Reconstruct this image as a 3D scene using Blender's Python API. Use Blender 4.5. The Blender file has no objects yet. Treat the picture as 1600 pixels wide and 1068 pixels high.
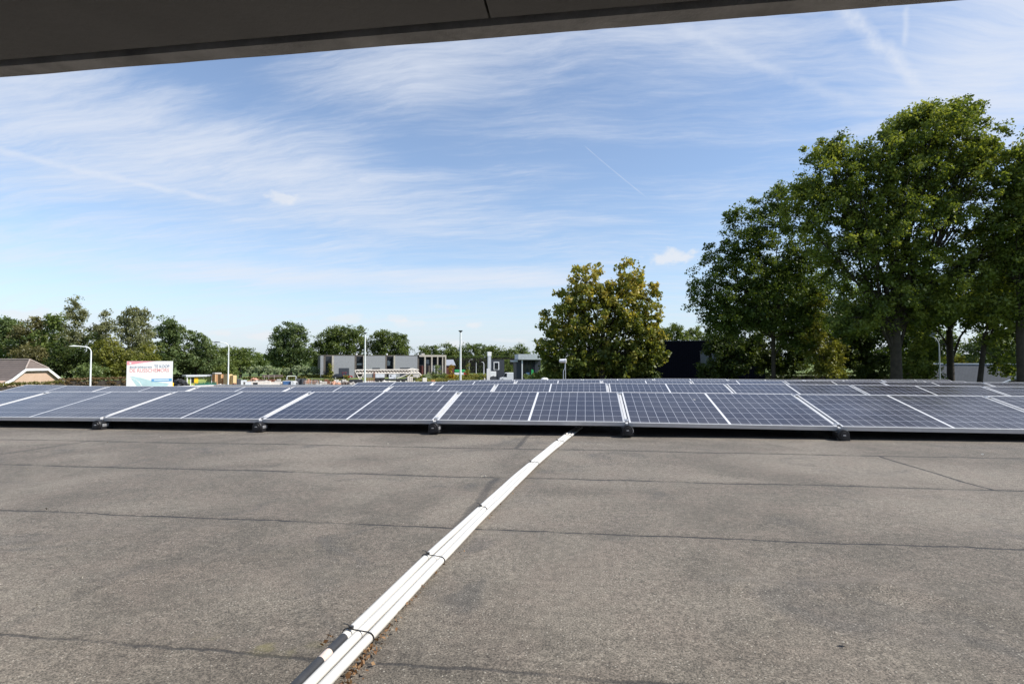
import bpy, bmesh, math, random
import numpy as np
from mathutils import Matrix, Vector, Euler
R = math.radians
C = bpy.context.scene.collection
rnd = random.Random(7)

# ------------------------------------------------------------------ camera, sky, sun, exposure
F_PX, HC, HR = 830.56, 6.0, 0.5957          # focal length in px of a 1600 px wide frame, eye height, height above the felt
FALL = 0.0167                               # the flat roof falls away for drainage
YAW, PITCH, ROLL = 0.1385, 0.0498, 0.0029
ROOF = Matrix.Translation((0, 0, HC)) @ Matrix.Rotation(-FALL, 4, 'X') @ Matrix.Translation((0, 0, -HR))
RC = (Matrix.Rotation(-FALL, 3, 'X') @ Matrix.Rotation(YAW, 3, 'Z') @ Matrix.Rotation(PITCH, 3, 'X') @ Matrix.Rotation(ROLL, 3, 'Y'))
_t = math.atan2(RC[2][0], RC[2][2])          # take the residual roll out of the world and into the roof plane
LEVEL = Matrix.Rotation(_t, 3, RC.col[1])
if abs((LEVEL @ RC)[2][0]) > 1e-4:
    LEVEL = Matrix.Rotation(-_t, 3, RC.col[1])
RC = LEVEL @ RC
ROOF = Matrix.Translation((0, 0, HC)) @ LEVEL.to_4x4() @ Matrix.Translation((0, 0, -HC)) @ ROOF
cam = bpy.data.objects.new('camera', bpy.data.cameras.new('camera'))
C.objects.link(cam)
m = Matrix.Identity(4)
for i in range(3):
    m[i][0], m[i][1], m[i][2] = RC[i][0], RC[i][2], -RC[i][1]
m[2][3] = HC
cam.matrix_world = m
cam.data.sensor_width = 36
cam.data.lens = 36 * F_PX / 1600
cam.data.clip_start, cam.data.clip_end = 0.05, 6000
sc = bpy.context.scene
sc.camera = cam
sc.view_settings.view_transform = 'Standard'
sc.view_settings.look = 'None'
sc.view_settings.exposure = 0.45
sc.view_settings.gamma = 1
SUN_AZ, SUN_EL = R(95), R(45)               # azimuth clockwise from +Y
SUN_DIR = Vector((math.sin(SUN_AZ) * math.cos(SUN_EL), math.cos(SUN_AZ) * math.cos(SUN_EL), math.sin(SUN_EL)))
sun = bpy.data.objects.new('sun', bpy.data.lights.new('sun', 'SUN'))
C.objects.link(sun)
sun.data.energy, sun.data.angle, sun.data.color = 5.0, R(0.53), (1, 0.95, 0.87)
sun.rotation_euler = SUN_DIR.to_track_quat('Z', 'Y').to_euler()
sc.cycles.max_bounces = 6
sc.cycles.transparent_max_bounces = 6
sc.cycles.caustics_reflective = sc.cycles.caustics_refractive = False


def ray(px, py):
    return RC @ Vector(((px - 800) / F_PX, 1, (534 - py) / F_PX))


def at(px, py, d):
    return ray(px, py) * d + Vector((0, 0, HC))


def gp(px, d, z=0.0):                        # plan position of a thing seen in column px, d metres ahead
    p = at(px, 561.5, d)
    return Vector((p.x, p.y, z))


def zz(py, d):
    return HC - (py - 561.5) * d / F_PX


def face(px, rot=0):                         # local -Y looks back at the camera
    v = ray(px, 561)
    return math.atan2(-v.x, v.y) + R(rot)


def azel(px, py):
    v = ray(px, py).normalized()
    return math.atan2(v.x, v.y), math.asin(v.z)


# ------------------------------------------------------------------ node helper
class NT:
    def __init__(s, tree):
        s.t, s.n, s.l = tree, tree.nodes, tree.links

    def new(s, kind, **kw):
        n = s.n.new(kind)
        for k, v in kw.items():
            setattr(n, k, v)
        return n

    def put(s, sock, v):
        if isinstance(v, bpy.types.NodeSocket):
            s.l.new(v, sock)
        elif v is not None:
            sock.default_value = v

    def m(s, op, a, b=None, c=None, clamp=False):
        n = s.new('ShaderNodeMath', operation=op, use_clamp=clamp)
        for i, v in enumerate((a, b, c)):
            if v is not None:
                s.put(n.inputs[i], v)
        return n.outputs[0]

    def noise(s, vec, scale, detail=4, rough=.55, dist=0, dims='3D'):
        n = s.new('ShaderNodeTexNoise', noise_dimensions=dims)
        s.put(n.inputs['Vector'], vec)
        n.inputs['Scale'].default_value = scale
        n.inputs['Detail'].default_value = detail
        n.inputs['Roughness'].default_value = rough
        n.inputs['Distortion'].default_value = dist
        return n.outputs['Fac']

    def ss(s, v, lo, hi, a=0.0, b=1.0):
        n = s.new('ShaderNodeMapRange', interpolation_type='SMOOTHSTEP')
        s.put(n.inputs[0], v)
        for i, x in enumerate((lo, hi, a, b)):
            s.put(n.inputs[i + 1], x)
        return n.outputs[0]

    def mix(s, f, a, b, mode='MIX'):
        n = s.new('ShaderNodeMix', data_type='RGBA', blend_type=mode)
        s.put(n.inputs['Factor'], f)
        s.put(n.inputs[6], a if not isinstance(a, tuple) else (*a, 1)[:4])
        s.put(n.inputs[7], b if not isinstance(b, tuple) else (*b, 1)[:4])
        return n.outputs[2]

    def xyz(s, v):
        n = s.new('ShaderNodeSeparateXYZ')
        s.put(n.inputs[0], v)
        return n.outputs

    def comb(s, x, y, z=0.0):
        n = s.new('ShaderNodeCombineXYZ')
        for i, v in enumerate((x, y, z)):
            s.put(n.inputs[i], v)
        return n.outputs[0]

    def maprot(s, v, rot, scale, loc=(0, 0, 0)):
        n = s.new('ShaderNodeMapping')
        s.put(n.inputs[0], v)
        n.inputs['Location'].default_value = loc
        n.inputs['Rotation'].default_value = rot
        n.inputs['Scale'].default_value = scale
        return n.outputs[0]


# ------------------------------------------------------------------ world: Nishita sky, cirrus, contrails, small cumulus
w = bpy.data.worlds.new('World')
sc.world = w
w.use_nodes = True
W = NT(w.node_tree)
W.n.clear()
sky = W.new('ShaderNodeTexSky', sky_type='NISHITA', sun_disc=False)
sky.sun_elevation, sky.sun_rotation = SUN_EL, SUN_AZ
sky.altitude, sky.air_density, sky.dust_density, sky.ozone_density = 0, 1.0, 0.4, 3.4
dirv = W.new('ShaderNodeTexCoord').outputs['Generated']
nv = W.new('ShaderNodeVectorMath', operation='NORMALIZE')
W.put(nv.inputs[0], dirv)
dx, dy, dz = W.xyz(nv.outputs[0])
den = W.m('ADD', W.m('MAXIMUM', dz, 0.0), 0.16)
pu, pv = W.m('DIVIDE', dx, den), W.m('DIVIDE', dy, den)
plane = W.comb(pu, pv, 0)
az = W.m('ARCTAN2', dx, dy)
el = W.m('ARCSINE', dz)


def lobe(px, py, a, b):                      # soft elliptical region of the sky
    A, E = azel(px, py)
    u = W.m('DIVIDE', W.m('SUBTRACT', az, A), R(a))
    v = W.m('DIVIDE', W.m('SUBTRACT', el, E), R(b))
    q = W.m('ADD', W.m('MULTIPLY', u, u), W.m('MULTIPLY', v, v))
    return W.m('POWER', 2.718, W.m('MULTIPLY', q, -1.0))


def add(*a):
    o = a[0]
    for x in a[1:]:
        o = W.m('ADD', o, x)
    return o


warp = W.noise(W.maprot(plane, (0, 0, R(-25)), (.9, .9, 1)), 1.1, 3, .5)
warp2 = W.noise(W.maprot(plane, (0, 0, R(-25)), (1, 1, 1), (4, 9, 0)), 3.2, 3, .5)
wx = W.m('ADD', W.m('MULTIPLY', warp, .55), W.m('MULTIPLY', warp2, .05))
wy = W.m('ADD', W.m('MULTIPLY', warp, .30), W.m('MULTIPLY', warp2, .04))
pl2 = W.comb(W.m('ADD', pu, wx), W.m('ADD', pv, wy), 0)
streak = W.noise(W.maprot(pl2, (0, 0, R(28)), (.50, 2.3, 1), (3.1, 1.7, 0)), 2.3, 10, .70, .1)
streak2 = W.noise(W.maprot(pl2, (0, 0, R(52)), (.55, 3.4, 1), (1.1, 6.2, 0)), 2.8, 9, .72, .05)
patch = W.noise(W.maprot(pl2, (0, 0, R(20)), (.8, 1.5, 1), (7.3, 2.2, 0)), 1.2, 5, .55, .3)
fine = W.noise(W.maprot(pl2, (0, 0, R(30)), (1.2, 9.0, 1)), 5.0, 6, .65, .1)
bias = add(W.m('MULTIPLY', lobe(40, 190, 22, 6), .11), W.m('MULTIPLY', lobe(330, 235, 17, 5), .12), W.m('MULTIPLY', lobe(1570, 100, 8, 7), .34),
           W.m('MULTIPLY', lobe(640, 105, 10, 4.5), .22), W.m('MULTIPLY', lobe(1120, 80, 12, 4), .15), W.m('MULTIPLY', lobe(640, 225, 7, 3), -.18),
           W.m('MULTIPLY', lobe(560, 270, 9, 3), .10), W.m('MULTIPLY', lobe(980, 260, 13, 5), -.14), W.m('MULTIPLY', lobe(330, 115, 5, 2.2), -.22),
           W.m('MULTIPLY', lobe(880, 200, 5, 4), .02), W.m('MULTIPLY', lobe(120, 380, 16, 4), -.06), W.m('MULTIPLY', lobe(760, 180, 6, 4), -.05),
           W.m('MULTIPLY', lobe(650, 436, 22, 1.0), .24), W.m('MULTIPLY', lobe(850, 432, 8, .8), .2), W.m('MULTIPLY', lobe(300, 430, 16, .9), .16), W.m('MULTIPLY', lobe(500, 310, 20, 3), .10), W.m('MULTIPLY', lobe(300, 510, 30, 1.6), .14), W.m('MULTIPLY', lobe(200, 370, 20, 2), .10), W.m('MULTIPLY', lobe(1000, 330, 12, 3), .05))
cir = add(W.m('MULTIPLY', streak, .62), W.m('MULTIPLY', streak2, .46), W.m('MULTIPLY', patch, .26), W.m('MULTIPLY', fine, .20), W.m('MULTIPLY', bias, .9))
mask = add(W.m('MULTIPLY', W.ss(cir, .64, 1.16), .72), .09)
haze = W.m('MULTIPLY', W.m('POWER', 2.718, W.m('MULTIPLY', W.m('MAXIMUM', dz, 0.0), -9.0)), .82)


def contrail(p0, p1, wid, amp, curve=0.0, soft=.5):
    a0, e0 = azel(*p0)
    a1, e1 = azel(*p1)
    L = math.hypot(a1 - a0, e1 - e0)
    tx, ty = (a1 - a0) / L, (e1 - e0) / L
    ua, ue = W.m('SUBTRACT', az, a0), W.m('SUBTRACT', el, e0)
    t = W.m('DIVIDE', W.m('ADD', W.m('MULTIPLY', ua, tx), W.m('MULTIPLY', ue, ty)), L)
    n = W.m('SUBTRACT', W.m('MULTIPLY', ue, tx), W.m('MULTIPLY', ua, ty))
    bow = W.m('MULTIPLY', W.m('MULTIPLY', t, W.m('SUBTRACT', 1.0, t)), curve * L)
    wob = W.m('MULTIPLY', W.m('SUBTRACT', W.noise(nv.outputs[0], 38, 3), .5), wid * 1.2 * soft * 2)
    n = W.m('ABSOLUTE', W.m('ADD', W.m('SUBTRACT', n, bow), wob))
    across = W.ss(n, 0.0, wid, 1.0, 0.0)
    along = W.m('MULTIPLY', W.ss(t, 0.0, .12), W.ss(t, .8, 1.0, 1.0, 0.0))
    tex = W.ss(W.noise(nv.outputs[0], 55, 4), .25, .65, .45, 1.0)
    return W.m('MULTIPLY', W.m('MULTIPLY', across, along), W.m('MULTIPLY', tex, amp))


def puff(px, py, a, b, amp):
    A, E = azel(px, py)
    u = W.m('DIVIDE', W.m('SUBTRACT', az, A), R(a))
    v = W.m('DIVIDE', W.m('SUBTRACT', el, E), R(b))
    q = W.m('SQRT', W.m('ADD', W.m('MULTIPLY', u, u), W.m('MULTIPLY', v, v)))
    return W.m('MULTIPLY', W.ss(W.m('ADD', q, W.m('MULTIPLY', W.m('SUBTRACT', pn, .5), 2.0)), .35, 1.0, 1.0, 0.0), amp)


pn = W.noise(W.maprot(nv.outputs[0], (0, 0, 0), (1, 1, 1.6)), 42, 5, .55)
ctr = add(contrail((1300, 0), (1450, 150), R(.9), .62, .10), contrail((1418, 5), (1412, 80), R(.35), .4), contrail((1020, 20), (1390, 180), R(.8), .26, .03),
          contrail((910, 225), (1015, 312), R(.09), .32, 0, .1), contrail((-60, 222), (390, 322), R(.45), .5, .02))
cum = add(puff(1052, 402, 3.0, 1.0, .75), puff(440, 310, 1.8, .75, .6), puff(408, 525, 1.7, .55, .7), puff(342, 520, 1.3, .4, .6), puff(545, 497, 2.6, .6, .5),
          puff(738, 507, 1.5, .45, .7), puff(712, 536, 1.8, .6, .7), puff(690, 478, 2.2, .35, .25), puff(40, 492, 2.6, .7, .6), puff(640, 505, 2.4, .5, .4), puff(800, 532, 2, .3, .5),
          puff(620, 497, 1.6, .5, .4))
mask = W.m('MINIMUM', add(mask, W.m('MULTIPLY', ctr, W.m('SUBTRACT', 1.0, mask))), .92)
col = W.mix(haze, sky.outputs[0], (2.95, 3.55, 4.50))
col = W.mix(mask, col, (4.3, 4.55, 5.05))
col = W.mix(W.m('MINIMUM', cum, .85), col, (4.6, 4.7, 4.9))
bg = W.new('ShaderNodeBackground')
W.put(bg.inputs[0], col)
bg.inputs[1].default_value = 0.135
W.put(W.new('ShaderNodeOutputWorld').inputs[0], bg.outputs[0])


# ------------------------------------------------------------------ materials
def newmat(name):
    mt = bpy.data.materials.new(name)
    mt.use_nodes = True
    t = NT(mt.node_tree)
    return mt, t, t.n['Principled BSDF']


def mat(name, col, rough=.7, metal=0.0, var=.12, scale=6.0, bump=0.0, bscale=None, spec=None):
    mt, t, b = newmat(name)
    oc = t.new('ShaderNodeTexCoord').outputs['Object']
    n = t.noise(oc, scale, 5, .6)
    k = t.ss(n, .3, .7, 1 - var, 1 + var)
    h = t.new('ShaderNodeVectorMath', operation='SCALE')
    h.inputs[0].default_value = col
    t.put(h.inputs['Scale'], k)
    t.put(b.inputs['Base Color'], h.outputs[0])
    b.inputs['Roughness'].default_value = rough
    b.inputs['Metallic'].default_value = metal
    if spec is not None:
        b.inputs['Specular IOR Level'].default_value = spec
    if bump:
        bn = t.new('ShaderNodeBump')
        bn.inputs['Strength'].default_value = bump
        bn.inputs['Distance'].default_value = .01
        t.put(bn.inputs['Height'], t.noise(oc, bscale or scale * 6, 4, .6))
        t.put(b.inputs['Normal'], bn.outputs[0])
    return mt


def stripes(name, col, col2, axis, period, width=.12, rough=.6, metal=0):    # cladding / plank joints along one local axis
    mt, t, b = newmat(name)
    oc = t.new('ShaderNodeTexCoord').outputs['Object']
    x = t.xyz(oc)[axis]
    f = t.m('FRACT', t.m('DIVIDE', t.m('ADD', x, 500.0), period))
    f = t.ss(t.m('ABSOLUTE', t.m('SUBTRACT', f, .5)), .5 - width, .5 - width * .4)
    n = t.ss(t.noise(oc, 1.7, 5), .3, .7, 0.0, .35)
    t.put(b.inputs['Base Color'], t.mix(f, t.mix(n, col, tuple(c * .75 for c in col)), col2))
    b.inputs['Roughness'].default_value = rough
    b.inputs['Metallic'].default_value = metal
    return mt


def foliage(name, dark, mid, light, trans=.3, gloss=.05):
    mt, t, b = newmat(name)
    t.n.remove(b)
    a = t.new('ShaderNodeAttribute', attribute_name='tint')
    cr = t.new('ShaderNodeValToRGB')
    e = cr.color_ramp.elements
    e[0].position, e[0].color = .1, (*dark, 1)
    e[1].position, e[1].color = .95, (*light, 1)
    x = e.new(.5)
    x.color = (*mid, 1)
    t.put(cr.inputs[0], a.outputs['Fac'])
    d = t.new('ShaderNodeBsdfDiffuse')
    t.put(d.inputs[0], cr.outputs[0])
    tr = t.new('ShaderNodeBsdfTranslucent')
    t.put(tr.inputs[0], t.mix(1.0, cr.outputs[0], (1.25, 1.15, .55), 'MULTIPLY'))
    g = t.new('ShaderNodeBsdfGlossy')
    g.inputs['Roughness'].default_value = .45
    g.inputs[0].default_value = (.8, .8, .8, 1)
    s1 = t.new('ShaderNodeMixShader')
    s1.inputs[0].default_value = trans
    t.put(s1.inputs[1], d.outputs[0])
    t.put(s1.inputs[2], tr.outputs[0])
    s2 = t.new('ShaderNodeMixShader')
    s2.inputs[0].default_value = gloss
    t.put(s2.inputs[1], s1.outputs[0])
    t.put(s2.inputs[2], g.outputs[0])
    t.put(t.n['Material Output'].inputs[0], s2.outputs[0])
    return mt


def felt_material():
    mt, t, b = newmat('mineral_roof_felt')
    oc = t.new('ShaderNodeTexCoord').outputs['Object']
    x, y, z = t.xyz(oc)
    big = t.noise(oc, .9, 5, .6, .6)
    mid_ = t.noise(oc, 4.5, 5, .65, .3)
    gran = t.noise(oc, 230, 3, .8)
    gran2 = t.noise(oc, 900, 1, .5)
    col = t.mix(t.ss(big, .40, .62), (.106, .093, .075), (.172, .151, .122))
    col = t.mix(t.ss(mid_, .38, .68, 0.0, .6), col, (.160, .133, .108))
    col = t.mix(t.ss(t.noise(oc, 2.2, 4, .6, 1.0), .54, .72, 0.0, .6), col, (.072, .068, .062))
    sp = t.ss(gran, .34, .66, .38, 1.62)
    sp = t.m('MULTIPLY', sp, t.ss(t.noise(oc, 38, 4, .7), .32, .68, .80, 1.22))
    sp = t.m('MULTIPLY', sp, t.ss(gran2, .35, .65, .7, 1.3))
    v = t.new('ShaderNodeVectorMath', operation='SCALE')
    t.put(v.inputs[0], col)
    t.put(v.inputs['Scale'], sp)
    col = v.outputs[0]
    vor = t.new('ShaderNodeTexVoronoi')                 # sparse pale grains
    t.put(vor.inputs['Vector'], oc)
    vor.inputs['Scale'].default_value = 110
    hit = t.m('MULTIPLY', t.m('LESS_THAN', vor.outputs['Distance'], .2), t.m('GREATER_THAN', t.xyz(vor.outputs['Color'])[0], .72))
    col = t.mix(t.m('MULTIPLY', hit, .55), col, (.5, .47, .4))
    wob = t.m('MULTIPLY', t.m('SUBTRACT', t.noise(oc, 3.0, 4, .7), .5), .050)
    wob2 = t.m('MULTIPLY', t.m('SUBTRACT', t.noise(oc, 40.0, 3, .7), .5), .012)
    yy = t.m('ADD', y, t.m('ADD', wob, wob2))
    xx = t.m('ADD', x, t.m('ADD', wob, wob2))
    gap = t.ss(t.noise(t.maprot(oc, (0, 0, 0), (1, .2, 1)), 2.6, 4, .7), .34, .54, .38, 1.0)
    seam = None
    for s, k in ((1.058, .7), (1.971, 1.0), (2.907, 1.0), (3.934, 1.0), (4.90, .5), (5.85, .5), (6.8, .5), (7.75, .5), (8.7, .5)):
        dist = t.m('ABSOLUTE', t.m('SUBTRACT', yy, s))
        l = t.m('MULTIPLY', t.ss(dist, .0025, .0075 if s < 2.5 else .013, 1.0, 0.0), k)
        # bled bitumen and darker felt along the lap
        soft = t.m('MULTIPLY', t.ss(dist, 0.0, .05, .15, 0.0), k)
        l = t.m('MULTIPLY', t.m('MAXIMUM', l, soft), gap)
        seam = l if seam is None else t.m('MAXIMUM', seam, l)
    for xc, y0, y1, k in ((-.52, 3.934, 5.0, .55), (-.49, 1.98, 2.907, .5), (1.95, 2.907, 3.934, .95), (-1.34, 1.07, 1.50, .16), (-4.1, 2.907, 3.934, .5)):
        wid = .014 if k > .8 else .03
        l = t.m('MULTIPLY', t.ss(t.m('ABSOLUTE', t.m('SUBTRACT', xx, xc)), wid * .3, wid, 1.0, 0.0), k)
        l = t.m('MULTIPLY', l, t.m('MULTIPLY', t.m('GREATER_THAN', y, y0), t.m('LESS_THAN', y, y1)))
        seam = t.m('MAXIMUM', seam, l)
    col = t.mix(seam, col, (.022, .022, .023))
    moss = t.m('MULTIPLY', t.ss(t.m('ABSOLUTE', t.m('SUBTRACT', y, 1.09)), 0.0, .05, 1.0, 0.0), t.ss(t.noise(oc, 9, 3), .52, .7))
    moss = t.m('MULTIPLY', moss, t.ss(t.m('ABSOLUTE', t.m('SUBTRACT', x, -.71)), .1, .3, .6, 0.0))
    col = t.mix(moss, col, (.16, .145, .05))
    t.put(b.inputs['Base Color'], col)
    b.inputs['Roughness'].default_value = .78
    b.inputs['Specular IOR Level'].default_value = .4
    bn = t.new('ShaderNodeBump')
    bn.inputs['Strength'].default_value = .55
    bn.inputs['Distance'].default_value = .0022
    t.put(bn.inputs['Height'], t.m('SUBTRACT', t.m('ADD', gran, t.m('MULTIPLY', gran2, .6)), t.m('MULTIPLY', seam, 1.5)))
    t.put(b.inputs['Normal'], bn.outputs[0])
    return mt


PL, PW = 1.685, 1.0                          # panel length along the row, width up the slope


def cell_material():
    mt, t, b = newmat('half_cut_solar_cells')
    oc = t.new('ShaderNodeTexCoord').outputs['Object']
    x, y, z = t.xyz(oc)
    # 2 x 10 half cells along, 6 across, inside a white back sheet
    mgx, mgy, midw = .015, .014, .009
    half = (PL / 2 - mgx - midw)
    xa = t.m('SUBTRACT', t.m('ABSOLUTE', x), midw)
    cx = t.m('FRACT', t.m('DIVIDE', xa, half / 10))
    lx = t.m('LESS_THAN', t.m('SUBTRACT', .5, t.m('ABSOLUTE', t.m('SUBTRACT', cx, .5))), .018)
    ya = t.m('SUBTRACT', y, mgy)
    cy = t.m('FRACT', t.m('DIVIDE', ya, (PW - 2 * mgy) / 6))
    ly = t.m('LESS_THAN', t.m('SUBTRACT', .5, t.m('ABSOLUTE', t.m('SUBTRACT', cy, .5))), .012)
    out = t.m('MAXIMUM', t.m('LESS_THAN', xa, 0.0), t.m('GREATER_THAN', xa, half))
    out = t.m('MAXIMUM', out, t.m('MAXIMUM', t.m('LESS_THAN', ya, 0.0), t.m('GREATER_THAN', ya, PW - 2 * mgy)))
    line = t.m('MAXIMUM', lx, ly)
    bus = t.m('FRACT', t.m('MULTIPLY', cy, 5.0))
    bus = t.m('MULTIPLY', t.m('LESS_THAN', t.m('ABSOLUTE', t.m('SUBTRACT', bus, .5)), .045), .35)
    rn = t.new('ShaderNodeObjectInfo').outputs['Random']
    cellid = t.comb(t.m('FLOOR', t.m('DIVIDE', x, half / 10)), t.m('FLOOR', t.m('DIVIDE', ya, .16)), rn)
    wn = t.new('ShaderNodeTexWhiteNoise')
    t.put(wn.inputs[0], cellid)
    cell = t.mix(wn.outputs[0], (.010, .0095, .022), (.015, .014, .027))
    col = t.mix(bus, cell, (.14, .145, .18))
    col = t.mix(line, col, (.40, .41, .46))
    col = t.mix(out, col, (.62, .62, .62))
    # dust film and a few bird droppings: dirt with a shape of its own
    loc = t.new('ShaderNodeVectorMath', operation='ADD')
    t.put(loc.inputs[0], oc)
    t.put(loc.inputs[1], t.comb(t.m('MULTIPLY', rn, 90.0), t.m('MULTIPLY', rn, 37.0), 0))
    dust = t.ss(t.noise(loc.outputs[0], 2.4, 5, .65), .35, .75, .02, .07)
    dust = t.m('ADD', dust, t.ss(y, 0.0, .08, .12, 0.0))
    col = t.mix(dust, col, (.40, .38, .35))
    vor = t.new('ShaderNodeTexVoronoi')
    t.put(vor.inputs['Vector'], loc.outputs[0])
    vor.inputs['Scale'].default_value = 3.2
    dd = t.m('ADD', vor.outputs['Distance'], t.m('MULTIPLY', t.noise(oc, 60, 2), .03))
    hit = t.m('MULTIPLY', t.m('LESS_THAN', dd, .055), t.m('GREATER_THAN', t.xyz(vor.outputs['Color'])[1], .88))
    col = t.mix(t.m('MULTIPLY', hit, .7), col, (.6, .58, .52))
    t.put(b.inputs['Base Color'], col)
    t.put(b.inputs['Roughness'], t.ss(t.noise(loc.outputs[0], 3.0, 4), .3, .7, .10, .22))
    b.inputs['IOR'].default_value = 1.38
    b.inputs['Specular IOR Level'].default_value = .42
    bn = t.new('ShaderNodeBump')
    bn.inputs['Strength'].default_value = .12
    bn.inputs['Distance'].default_value = .02
    t.put(bn.inputs['Height'], t.noise(loc.outputs[0], 1.4, 2))
    t.put(b.inputs['Normal'], bn.outputs[0])
    return mt


def tile_material(name, col, dark, course=.33, colw=.3, bump=.8):
    mt, t, b = newmat(name)
    uv = t.new('ShaderNodeUVMap').outputs[0]
    u, v, _ = t.xyz(uv)
    fv = t.m('FRACT', t.m('DIVIDE', v, course))
    fu = t.m('FRACT', t.m('DIVIDE', u, colw))
    edge = t.ss(fv, .72, .95)
    n = t.noise(uv, .8, 5)
    wn = t.new('ShaderNodeTexWhiteNoise')
    t.put(wn.inputs[0], t.comb(t.m('FLOOR', t.m('DIVIDE', u, colw)), t.m('FLOOR', t.m('DIVIDE', v, course)), 0))
    c = t.mix(t.m('MULTIPLY', wn.outputs[0], .45), col, tuple(q * .72 for q in col))
    c = t.mix(t.ss(n, .4, .7, 0, .4), c, tuple(q * 1.25 for q in col))
    c = t.mix(t.m('MULTIPLY', edge, .75), c, dark)
    t.put(b.inputs['Base Color'], c)
    b.inputs['Roughness'].default_value = .8
    bn = t.new('ShaderNodeBump')
    bn.inputs['Strength'].default_value = bump
    bn.inputs['Distance'].default_value = .03
    t.put(bn.inputs['Height'], t.m('ADD', fv, t.m('MULTIPLY', t.m('SINE', t.m('MULTIPLY', fu, 6.283)), .4)))
    t.put(b.inputs['Normal'], bn.outputs[0])
    return mt


def brick_material(name, c1, c2, mortar, sx=.22, sy=.065):
    mt, t, b = newmat(name)
    oc = t.new('ShaderNodeTexCoord').outputs['Object']
    x, y, z = t.xyz(oc)
    br = t.new('ShaderNodeTexBrick')
    t.put(br.inputs['Vector'], t.comb(t.m('ADD', x, y), z, 0))
    br.inputs['Color1'].default_value, br.inputs['Color2'].default_value, br.inputs['Mortar'].default_value = (*c1, 1), (*c2, 1), (*mortar, 1)
    br.inputs['Scale'].default_value = 1
    br.inputs['Brick Width'].default_value, br.inputs['Row Height'].default_value = sx, sy
    br.inputs['Mortar Size'].default_value = .008
    n = t.ss(t.noise(oc, 1.2, 5), .3, .7, 0, .3)
    t.put(b.inputs['Base Color'], t.mix(n, br.outputs[0], tuple(q * .75 for q in c1)))
    b.inputs['Roughness'].default_value = .9
    return mt


def ground_material(name, stops, s1=.02, s2=.3, rough=.95):
    mt, t, b = newmat(name)
    oc = t.new('ShaderNodeTexCoord').outputs['Object']
    n = t.m('ADD', t.m('MULTIPLY', t.noise(oc, s1, 4), .55), t.m('MULTIPLY', t.noise(oc, s2, 5, .7), .45))
    cr = t.new('ShaderNodeValToRGB')
    e = cr.color_ramp.elements
    e[0].position, e[0].color = .35, (*stops[0], 1)
    e[1].position, e[1].color = .65, (*stops[-1], 1)
    if len(stops) > 2:
        e.new(.5).color = (*stops[1], 1)
    t.put(cr.inputs[0], n)
    t.put(b.inputs['Base Color'], cr.outputs[0])
    b.inputs['Roughness'].default_value = rough
    return mt


M = {}
M['felt'] = felt_material()
M['cells'] = cell_material()
M['alu'] = mat('anodised_aluminium', (.58, .58, .58), .5, .2, .06, 9, .1)
M['steel'] = mat('galvanised_steel', (.52, .53, .55), .4, .7, .12, 30)
M['blackplastic'] = mat('black_plastic', (.012, .012, .014), .5, 0, .2, 20)
M['pvc'] = mat('white_pvc', (.60, .585, .55), .32, 0, .06, 8, .05)
M['blacktape'] = mat('black_tape', (.03, .031, .034), .5, 0, .2, 30)
M['pinktape'] = mat('pale_tape', (.55, .46, .41), .5, 0, .15, 30)
M['soffit'] = mat('brown_soffit_board', (.185, .18, .174), .75, 0, .1, 2.5, .15, 60)
M['eave'] = mat('weathered_eave_profile', (.43, .42, .41), .8, 0, .3, 9, .2, 90)
M['gapblack'] = mat('dark_groove', (.003, .003, .004), .9, 0, .1, 5)
M['render'] = mat('pale_render', (.55, .54, .51), .85, 0, .08, 1.5, .1)
M['white'] = mat('white_paint', (.78, .78, .77), .45, 0, .05, 3)
M['pole'] = mat('white_pole_paint', (.70, .71, .73), .4, 0, .07, 2)
M['greypole'] = mat('grey_pole_paint', (.27, .275, .29), .6, 0, .1, 2)
M['lamphead'] = mat('dark_grey_metal', (.07, .075, .085), .45, .3, .15, 5)
M['greyclad'] = stripes('light_grey_cladding', (.31, .315, .335), (.23, .235, .25), 2, .33, .10, .5, .2)
M['brownpanel'] = mat('brown_grey_panel', (.10, .085, .075), .7, 0, .15, 1)
M['cream'] = mat('cream_concrete', (.40, .365, .315), .75, 0, .12, 1.5)
M['glass'] = mat('dark_window_glass', (.02, .024, .032), .05, 0, .2, .4)
M['glasslit'] = mat('pale_blind', (.35, .38, .42), .25, 0, .1, 2)
M['navy'] = mat('dark_door', (.035, .04, .055), .5, 0, .1, 2)
M['blackclad'] = stripes('black_cladding', (.006, .007, .012), (.003, .003, .005), 0, .25, .14, .9)
M['blackclad'].node_tree.nodes['Principled BSDF'].inputs['Specular IOR Level'].default_value = .08
M['slate'] = tile_material('grey_slate', (.092, .098, .106), (.065, .07, .077), .25, .3, .15)
M['tiles'] = tile_material('brown_roof_tiles', (.150, .118, .102), (.030, .024, .022), .48, .3)
M['pinkbrick'] = brick_material('pink_brick', (.50, .34, .24), (.44, .29, .20), (.50, .42, .34))
M['redbrick'] = brick_material('dark_red_cladding', (.14, .035, .03), (.10, .03, .028), (.08, .04, .04))
M['ridge'] = mat('pale_ridge_tile', (.30, .25, .22), .8, 0, .15, 3)
M['zinc'] = stripes('pale_metal_roof', (.42, .44, .48), (.30, .31, .34), 0, .5, .08, .4, .4)
M['bark'] = mat('oak_bark', (.038, .030, .023), .95, 0, .35, 3, .9, 14)
M['barkdark'] = mat('dark_bark', (.035, .028, .022), .95, 0, .35, 3, .9, 14)
M['hutgreen'] = stripes('green_boarding', (.30, .38, .11), (.20, .26, .07), 2, .2, .12, .6)
M['yellow'] = mat('yellow_paint', (.80, .50, .01), .5, 0, .08, 2)
M['crate'] = stripes('shaded_tone_timber', (.46, .25, .12), (.25, .13, .06), 2, .16, .14, .75)  # crate timber with the shade of its front faces put into the colour
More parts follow.
